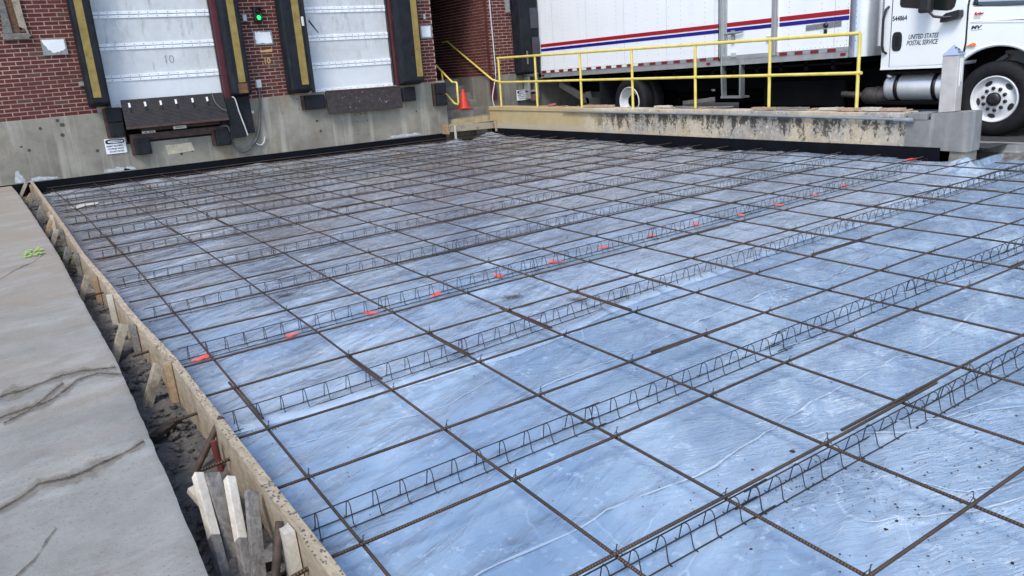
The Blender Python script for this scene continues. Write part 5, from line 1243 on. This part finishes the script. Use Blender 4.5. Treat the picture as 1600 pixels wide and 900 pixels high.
# steel pins and dowels
solo('steel_pin', MB().tube([(-.42, 1.72, -.05), (-.185, 1.78, .255)], .016, 8), RUSTY, 'rusty round steel pin leaning against the form above the red pin', 'steel pin', 'steel pins holding the form')
solo('steel_pin', MB().tube([(-.245, 1.64, -.1), (-.262, 1.66, .20)], .015, 8), REDPAINT, 'red painted steel pin standing against the form', 'steel pin', 'steel pins holding the form')
solo('steel_pin', MB().tube([(-.36, .60, -.05), (-.255, .70, .25)], .016, 8), RUSTY, 'rusty round steel pin beside the cream squared stake', 'steel pin', 'steel pins holding the form')
for y, ln, lb in ((2.19, .12, 'short rebar dowel poking from the form just before the joint'), (1.56, .13, 'short rebar dowel poking from the form behind the leaning pin'), (3.42, .10, 'short rebar dowel poking from the form past the joint'), (5.3, .13, 'thin rebar dowel poking from the form beside the long brace'), (7.35, .14, 'thin rebar dowel poking from the form near the weeds'), (.55, .07, 'short rebar dowel poking from the form at the bottom edge')):
    x = keyed(y, FORM)
    solo('rebar_dowel', MB().tube([(x + .02, y, zp(x, y) + .125), (x - ln, y - .01, zp(x, y) + .118)], .0085, 8), REB_X, lb, 'rebar dowel', 'dowels poking through the form')
# weeds
mb = MB()
for k in range(70):
    x, y = -.40 + R_(-.06, .06), 7.55 + R_(-.35, .3); z = zp(x, y) + .02; a = R_(0, 6.3); l = R_(.03, .08)
    mb.add([(x, y, z), (x + l * .25 * math.cos(a + 1), y + l * .25 * math.sin(a + 1), z + l * .6), (x + l * .7 * math.cos(a), y + l * .7 * math.sin(a), z + l)], [(0, 1, 2)])
w_ = obj('weeds', mb, simple('weed_green', (0.06, 0.10, 0.02), .7), kind='stuff')
# clods in the trench
mb = MB()
def clod(mb, x, y, z, r, q=6):
    rr = [R_(.7, 1.25) * r for _ in range(9)]
    vs = [(x, y, z + r * .75)]
    for i in range(q): a = 2 * math.pi * i / q + R_(-.3, .3); vs.append((x + rr[i] * math.cos(a), y + rr[i] * math.sin(a), z + R_(.1, .4) * r))
    for i in range(q): a = 2 * math.pi * i / q; vs.append((x + rr[i] * .8 * math.cos(a), y + rr[i] * .8 * math.sin(a), z - r * .5))
    fs = [(0, 1 + i, 1 + (i + 1) % q) for i in range(q)] + [(1 + i, 1 + q + i, 1 + q + (i + 1) % q, 1 + (i + 1) % q) for i in range(q)]
    mb.add(vs, fs)
for k in range(2200):
    y = R_(-.2, 13.9) if k % 3 else R_(-.2, 4); x = R_(-.52, -.24); r = random.choice((.004, .005, .006, .008, .011, .016, .024)) * R_(.7, 1.2)
    clod(mb, x, y, zp(x, y) + .012 + R_(-.01, .014), r)
obj('dirt_clods', mb, DIRT, kind='stuff')

# ================================================================== REBAR MAT
BX0 = [-.017, .655, 1.205, 1.808, 2.393, 2.96, 3.57, 4.205, 4.82, 5.44, 6.06, 6.68, 7.30, 7.92, 8.52, 9.02]
def boff(y): return keyed(y, [(-2, -.03), (0, 0), (3, .054), (6, .10), (10, .10), (12, .04), (14, -.02)])
AY = [-1.27, -.658, -.067, .561, 1.154, 1.748, 2.39, 2.949, 3.595, 4.187, 4.785, 5.438, 6.11, 6.812, 7.37, 8.03, 8.74, 9.39, 10.05, 10.75, 11.38, 12.01, 12.71, 13.40, 13.93]
ORD = ['first', 'second', 'third', 'fourth', 'fifth', 'sixth', 'seventh', 'eighth', 'ninth', 'tenth', 'eleventh', 'twelfth', 'thirteenth', 'fourteenth', 'fifteenth', 'sixteenth', 'seventeenth', 'eighteenth', 'nineteenth', 'twentieth', 'twenty-first', 'twenty-second', 'twenty-third', 'twenty-fourth', 'twenty-fifth', 'twenty-sixth']
RB = .0069
def rebar(pts, mt, label, group):
    c = Vector(pts[0]); mb = MB().tube(pts, RB, 8)
    return tag(obj('rebar', mb, mt, None, loc=c), label, 'rebar', group)
rg = random.Random(5)
# bars running away from the camera (lower layer)
brow = {}
for j, x0 in enumerate(BX0):
    tilt = rg.uniform(-.003, .003)
    f = lambda y, x0=x0, tilt=tilt: x0 + boff(y) + tilt * (y - 4)
    brow[j] = f
    cuts = [(-1.6, 2.46 + rg.uniform(-.1, .15)), (1.86 + rg.uniform(-.1, .1), 7.95 + rg.uniform(-.4, .3)), (7.25 + rg.uniform(-.3, .2), 13.98)]
    if x0 > 9: cuts = [(-1.6, 2.75)]
    for q, (a, b) in enumerate(cuts):
        n_ = max(3, int((b - a) / .6)); off = .0165 * (q % 2)
        pts = [(f(a + (b - a) * k / n_) + off, a + (b - a) * k / n_, zp(f(a), a + (b - a) * k / n_) + .108 + rg.uniform(-.004, .004)) for k in range(n_ + 1)]
        wh = ('near length', 'middle length', 'far length')[q]
        rebar(pts, REB_Y, f'{ORD[j]} rebar from the wooden form toward the dock wall, {wh}', 'rebars running toward the dock wall')
for k, x0 in enumerate((9.62, 10.2, 10.8, 11.4, 12.0)):
    b = 2.7
    pts = [(x0 + boff(y), y, zp(x0, y) + .108) for y in np.linspace(-1.6, b, 6)]
    rebar(pts, REB_Y, f'{ORD[k]} rebar past the end of the low wall, running away at right', 'rebars running toward the dock wall')
# bars running left to right (upper layer)
tie = MB(); tie.tube([(-.012, -.012, -.008), (.0, .0, .016), (.004, .002, .034), (.012, .008, .028)], .0022, 4); tie.tube([(.014, -.014, -.012), (-.002, .0, .017), (-.014, .014, -.012)], .0022, 4)
tme = tie.mesh('wire_tie'); tme.materials.append(WIRE)
for i, y0 in enumerate(AY):
    sl_ = rg.uniform(-.003, .003)
    xm = (2.75, 3.9, 2.3, 5.1, 2.35, 4.6, 2.55, 4.3, 5.2, 3.7, 5.6, 4.1, 3.2, 5.4, 2.9, 4.8, 3.9, 2.6, 5.2, 4.4, 3.4, 5.8, 4.2, 3.1, 5)[i]
    xe = 12.6 if y0 < 2.7 else 9.07
    cuts = [(-.175 + rg.uniform(-.01, .03) if i < 24 else -.1, xm + .36), (xm - .36, xe)]
    segs = []
    for q, (a, b) in enumerate(cuts):
        n_ = max(3, int((b - a) / .6)); off = .0165 * q
        ph = rg.uniform(0, 6)
        pts = [(a + (b - a) * k / n_, y0 + off + sl_ * (a + (b - a) * k / n_) + .009 * math.sin(ph + k * .8), zp(a + (b - a) * k / n_, y0) + .1245 + (.012 if i == 24 else 0) + rg.uniform(-.003, .003)) for k in range(n_ + 1)]
        wh = ('left length', 'right length')[q]
        o = rebar(pts, REB_X, f'{ORD[i]} cross rebar counted from the camera, {wh}', 'rebars running left to right')
        segs.append((a, b, o))
    if 0 < i < 16:
        for j, f in brow.items():
            x = f(y0)
            if x > 9.0: continue
            o = segs[0][2] if x < xm else segs[1][2]
            inst('wire_tie', tme, o, (x, y0 + sl_ * x, zp(x, y0) + .1245), (0, 0, rg.uniform(-.6, .6)), (1, 1, rg.uniform(.7, 1.15)))

# ------------------------------------------------------------------ wire bar supports (slab bolsters)
BR = [(-.07, -.0005), (.905, .004), (2.12, .045), (3.39, .022), (4.575, .02), (5.86, .03), (7.33, .04), (8.75, .02), (10.1, .02), (11.45, .01), (12.75, .0), (13.86, .0)]
leg = MB(); leg.tube([(0, -.044, .004), (0, -.034, .013), (0, -.026, .05), (0, -.019, .082), (0, -.009, .096), (0, .009, .096), (0, .020, .082), (0, .028, .05), (0, .036, .013), (0, .044, .004), (0, .056, .004)], .0024, 5)
leg.tube([(0, -.044, .004), (0, -.056, .006)], .0026, 5)
lme = leg.mesh('leg'); lme.materials.append(WIRE)
SEC = 1.52
tw = MB().tube([(0, 0, .100), (SEC, 0, .100)], .0031, 6); twm = tw.mesh('top_wire'); twm.materials.append(WIRE)
rn = MB().tube([(0, 0, .004), (SEC, 0, .004)], .0028, 6); rnm = rn.mesh('runner_wire'); rnm.materials.append(WIRE)
small = MB(); small.v = list(tw.v); small.f = list(tw.f); small.sm = list(tw.sm)
for s in (-.044, .044): small.tube([(0, s, .004), (SEC, s, .004)], .0028, 4)
for k in range(12): x = .06 + .127 * k; small.tube([(x, -.044, .004), (x, -.030, .04), (x, -.014, .093), (x, .014, .093), (x, .030, .04), (x, .044, .004)], .0026, 4)
sme = small.mesh('bolster_mesh'); sme.materials.append(WIRE)
rp = MB(); rp.tube([(-.012, 0, .100), (.2, 0, .10)], .0028, 5)
for r, (y0, sl_) in enumerate(BR):
    x = -.10 + rg.uniform(-.03, .03); k = 0; end = 12.5 if y0 < 2 else 8.95
    while x < end - .4:
        y = y0 + sl_ * x if r != 2 else y0 + keyed(x, [(0, 0), (.8, .01), (2.5, .13), (5, .18), (9, .35)])
        y1 = y0 + sl_ * (x + SEC) if r != 2 else y0 + keyed(x + SEC, [(0, 0), (.8, .01), (2.5, .13), (5, .18), (9, .35)])
        rz_ = math.atan2(y1 - y, SEC); slope = math.atan2(zp(x + SEC, y1) - zp(x, y), SEC)
        z = zp(x, y) + (.0015 if r != 2 else .008)
        orow = ORD[r]; lb = f'wire bolster, {ORD[k]} section from the form in {orow} row from the camera'
        grp = 'wire bolsters under the rebar'
        yj = rg.uniform(-.012, .012) if k else 0
        if r < 6:
            t = thing('wire_bolster', lb, 'bar support', (x, y + yj, z), grp); t.rotation_euler = (0, -slope, rz_)
            def sub(nm, me, lo, rot=None):
                o = bpy.data.objects.new(nm, me); COL.objects.link(o); o.parent = t; o.location = lo
                if rot: o.rotation_euler = rot
            sub('top_wire', twm, (0, 0, 0)); sub('runner_wire', rnm, (0, -.044, 0)); sub('runner_wire', rnm, (0, .044, 0))
            for q in range(12): sub('leg', lme, (.06 + .127 * q + rg.uniform(-.006, .006), 0, 0), (rg.uniform(-.06, .06), rg.uniform(-.05, .05), rg.uniform(-.08, .08)))
        else:
            o = bpy.data.objects.new('wire_bolster', sme); COL.objects.link(o); o.location = (x, y + yj, z); o.rotation_euler = (0, -slope, rz_)
            tag(o, lb, 'bar support', grp)
        x += SEC - rg.uniform(.06, .16); k += 1

# ------------------------------------------------------------------ paint marks, mud and crumbs on the sheet
def shz(x, y): return float(sheet(np.array([[x]]), np.array([[y]]))[0, 0])
OM = [(.05, 3.36), (.65, 3.355), (1.27, 3.40), (1.85, 3.44), (2.48, 3.50), (3.06, 3.50), (3.67, 3.57), (4.27, 3.57), (4.87, 3.57), (5.45, 3.49), (6.08, 3.51), (6.74, 3.55), (7.40, 3.62)]
def splat(cx, cy, rx_, ry_, mt, label, cat, group, lift=.010, top=None):
    mb = MB(); P = []
    n_ = 18
    ring = [[], []]; ph1, ph2 = R_(0, 6.3), R_(0, 6.3)
    c = (cx, cy, (top if top else shz(cx, cy)) + lift)
    for k in range(n_):
        a = 2 * math.pi * k / n_; q = R_(.8, 1.15) * (1 + .38 * math.sin(2 * a + ph1) + .22 * math.sin(3 * a + ph2))
        for i, s in enumerate((.55, 1.0)):
            x, y = cx + rx_ * q * s * math.cos(a), cy + ry_ * q * s * math.sin(a); ring[i].append((x, y, (top if top else shz(x, y)) + lift))
    mb.add([c] + ring[0] + ring[1], [(0, 1 + k, 1 + (k + 1) % n_) for k in range(n_)] + [(1 + k, 1 + n_ + k, 1 + n_ + (k + 1) % n_, 1 + (k + 1) % n_) for k in range(n_)], True)
    return tag(set_fade(obj('paint_mark' if cat == 'paint mark' else cat.replace(' ', '_'), mb, mt, None, loc=Vector(c)), [1.0] + [.62] * n_ + [0.0] * n_), label, cat, group)
for k, (x, y) in enumerate(OM):
    w_ = .074 + R_(-.012, .018)
    splat(x, y - .01, w_, .080, SPRAY, f'orange spray paint mark on the plastic, {ORD[k]} from the wooden form', 'paint mark', 'orange paint marks along one bolster row', .016)
splat(9.0, 3.72, .20, .06, SPRAY, 'large orange spray patch by the end of the low wall', 'paint mark', 'orange paint marks along one bolster row', .02)
gm = MB()
for k in range(40):
    x, y = -.66 + R_(-.085, .085), 7.05 + R_(-.2, .2); z = zp(0, y) + FH + .006; s = R_(.005, .019); a = R_(0, 3)
    gm.add([(x + s * math.cos(a + b) * q, y + 2.2 * s * math.sin(a + b) * q, z + .0003 * k) for b, q in ((0, 1), (1.2, .6), (2.2, 1), (3.5, .7), (4.8, 1))], [(0, 1, 2, 3, 4)])
tag(obj('paint_mark', gm, simple('green_paint', (.30, .60, .02), .7), None), 'bright green paint splash on the pavement edge', 'paint mark')
MUD = mk_spray('mud_smear', (0.16, 0.115, 0.07)); MUDD = mk_spray('dark_mud', (.06, .05, .045))
splat(2.20, 2.67, .10, .05, MUD, 'small tan mud spot beside the lapped rebar in mid grid', 'mud spot', None, .012)
splat(2.22, 2.93, .10, .09, MUDD, 'dark mud spot in mid grid behind the tan mud spot', 'mud spot', None, .012)
splat(.95, 4.38, .18, .05, MUDD, 'dark mud streak between bolster rows near the form', 'mud spot', None, .012)
splat(2.52, 2.50, .12, .07, MUD, 'faint tan mud patch in the bolster row', 'mud spot', None, .014)
splat(.24, 11.9, .16, .22, WHITECABLE, 'small white plastic scrap near the far corner', 'plastic scrap', None, .014)
cr = MB()
clusters = [((2.24, 2.94), .14, 60, .006), ((2.2, 2.65), .10, 25, .006), ((.95, 4.39), .20, 60, .006), ((1.58, 3.30), .22, 60, .005), ((2.65, 3.86), .25, 40, .006), ((1.05, 2.45), .2, 40, .005), ((.42, 2.55), .2, 50, .005),
            ((1.75, -.15), .26, 120, .0055), ((1.55, -.05), .12, 40, .006), ((1.9, -.45), .25, 120, .006), ((1.72, -.68), .22, 80, .006), ((2.4, -.3), .3, 70, .006), ((1.3, .17), .15, 30, .005), ((.5, 1.2), .6, 60, .004), ((3, 1.2), 1.5, 120, .005), ((5, 4), 2.5, 200, .006), ((3, 7), 3, 200, .007), ((.0, 2.0), .15, 40, .005), ((3.6, 2.9), .3, 50, .006)]
for (cx, cy), s, n_, r in clusters:
    for k in range(n_):
        x, y = cx + random.gauss(0, s), cy + random.gauss(0, s * .55)
        if x < -.15 or x > 8.8: continue
        clod(cr, x, y, shz(x, y) + .001, r * .42 * math.exp(random.gauss(-.2, .5)), 5)
obj('dirt_crumbs', cr, CRACK, kind='stuff')
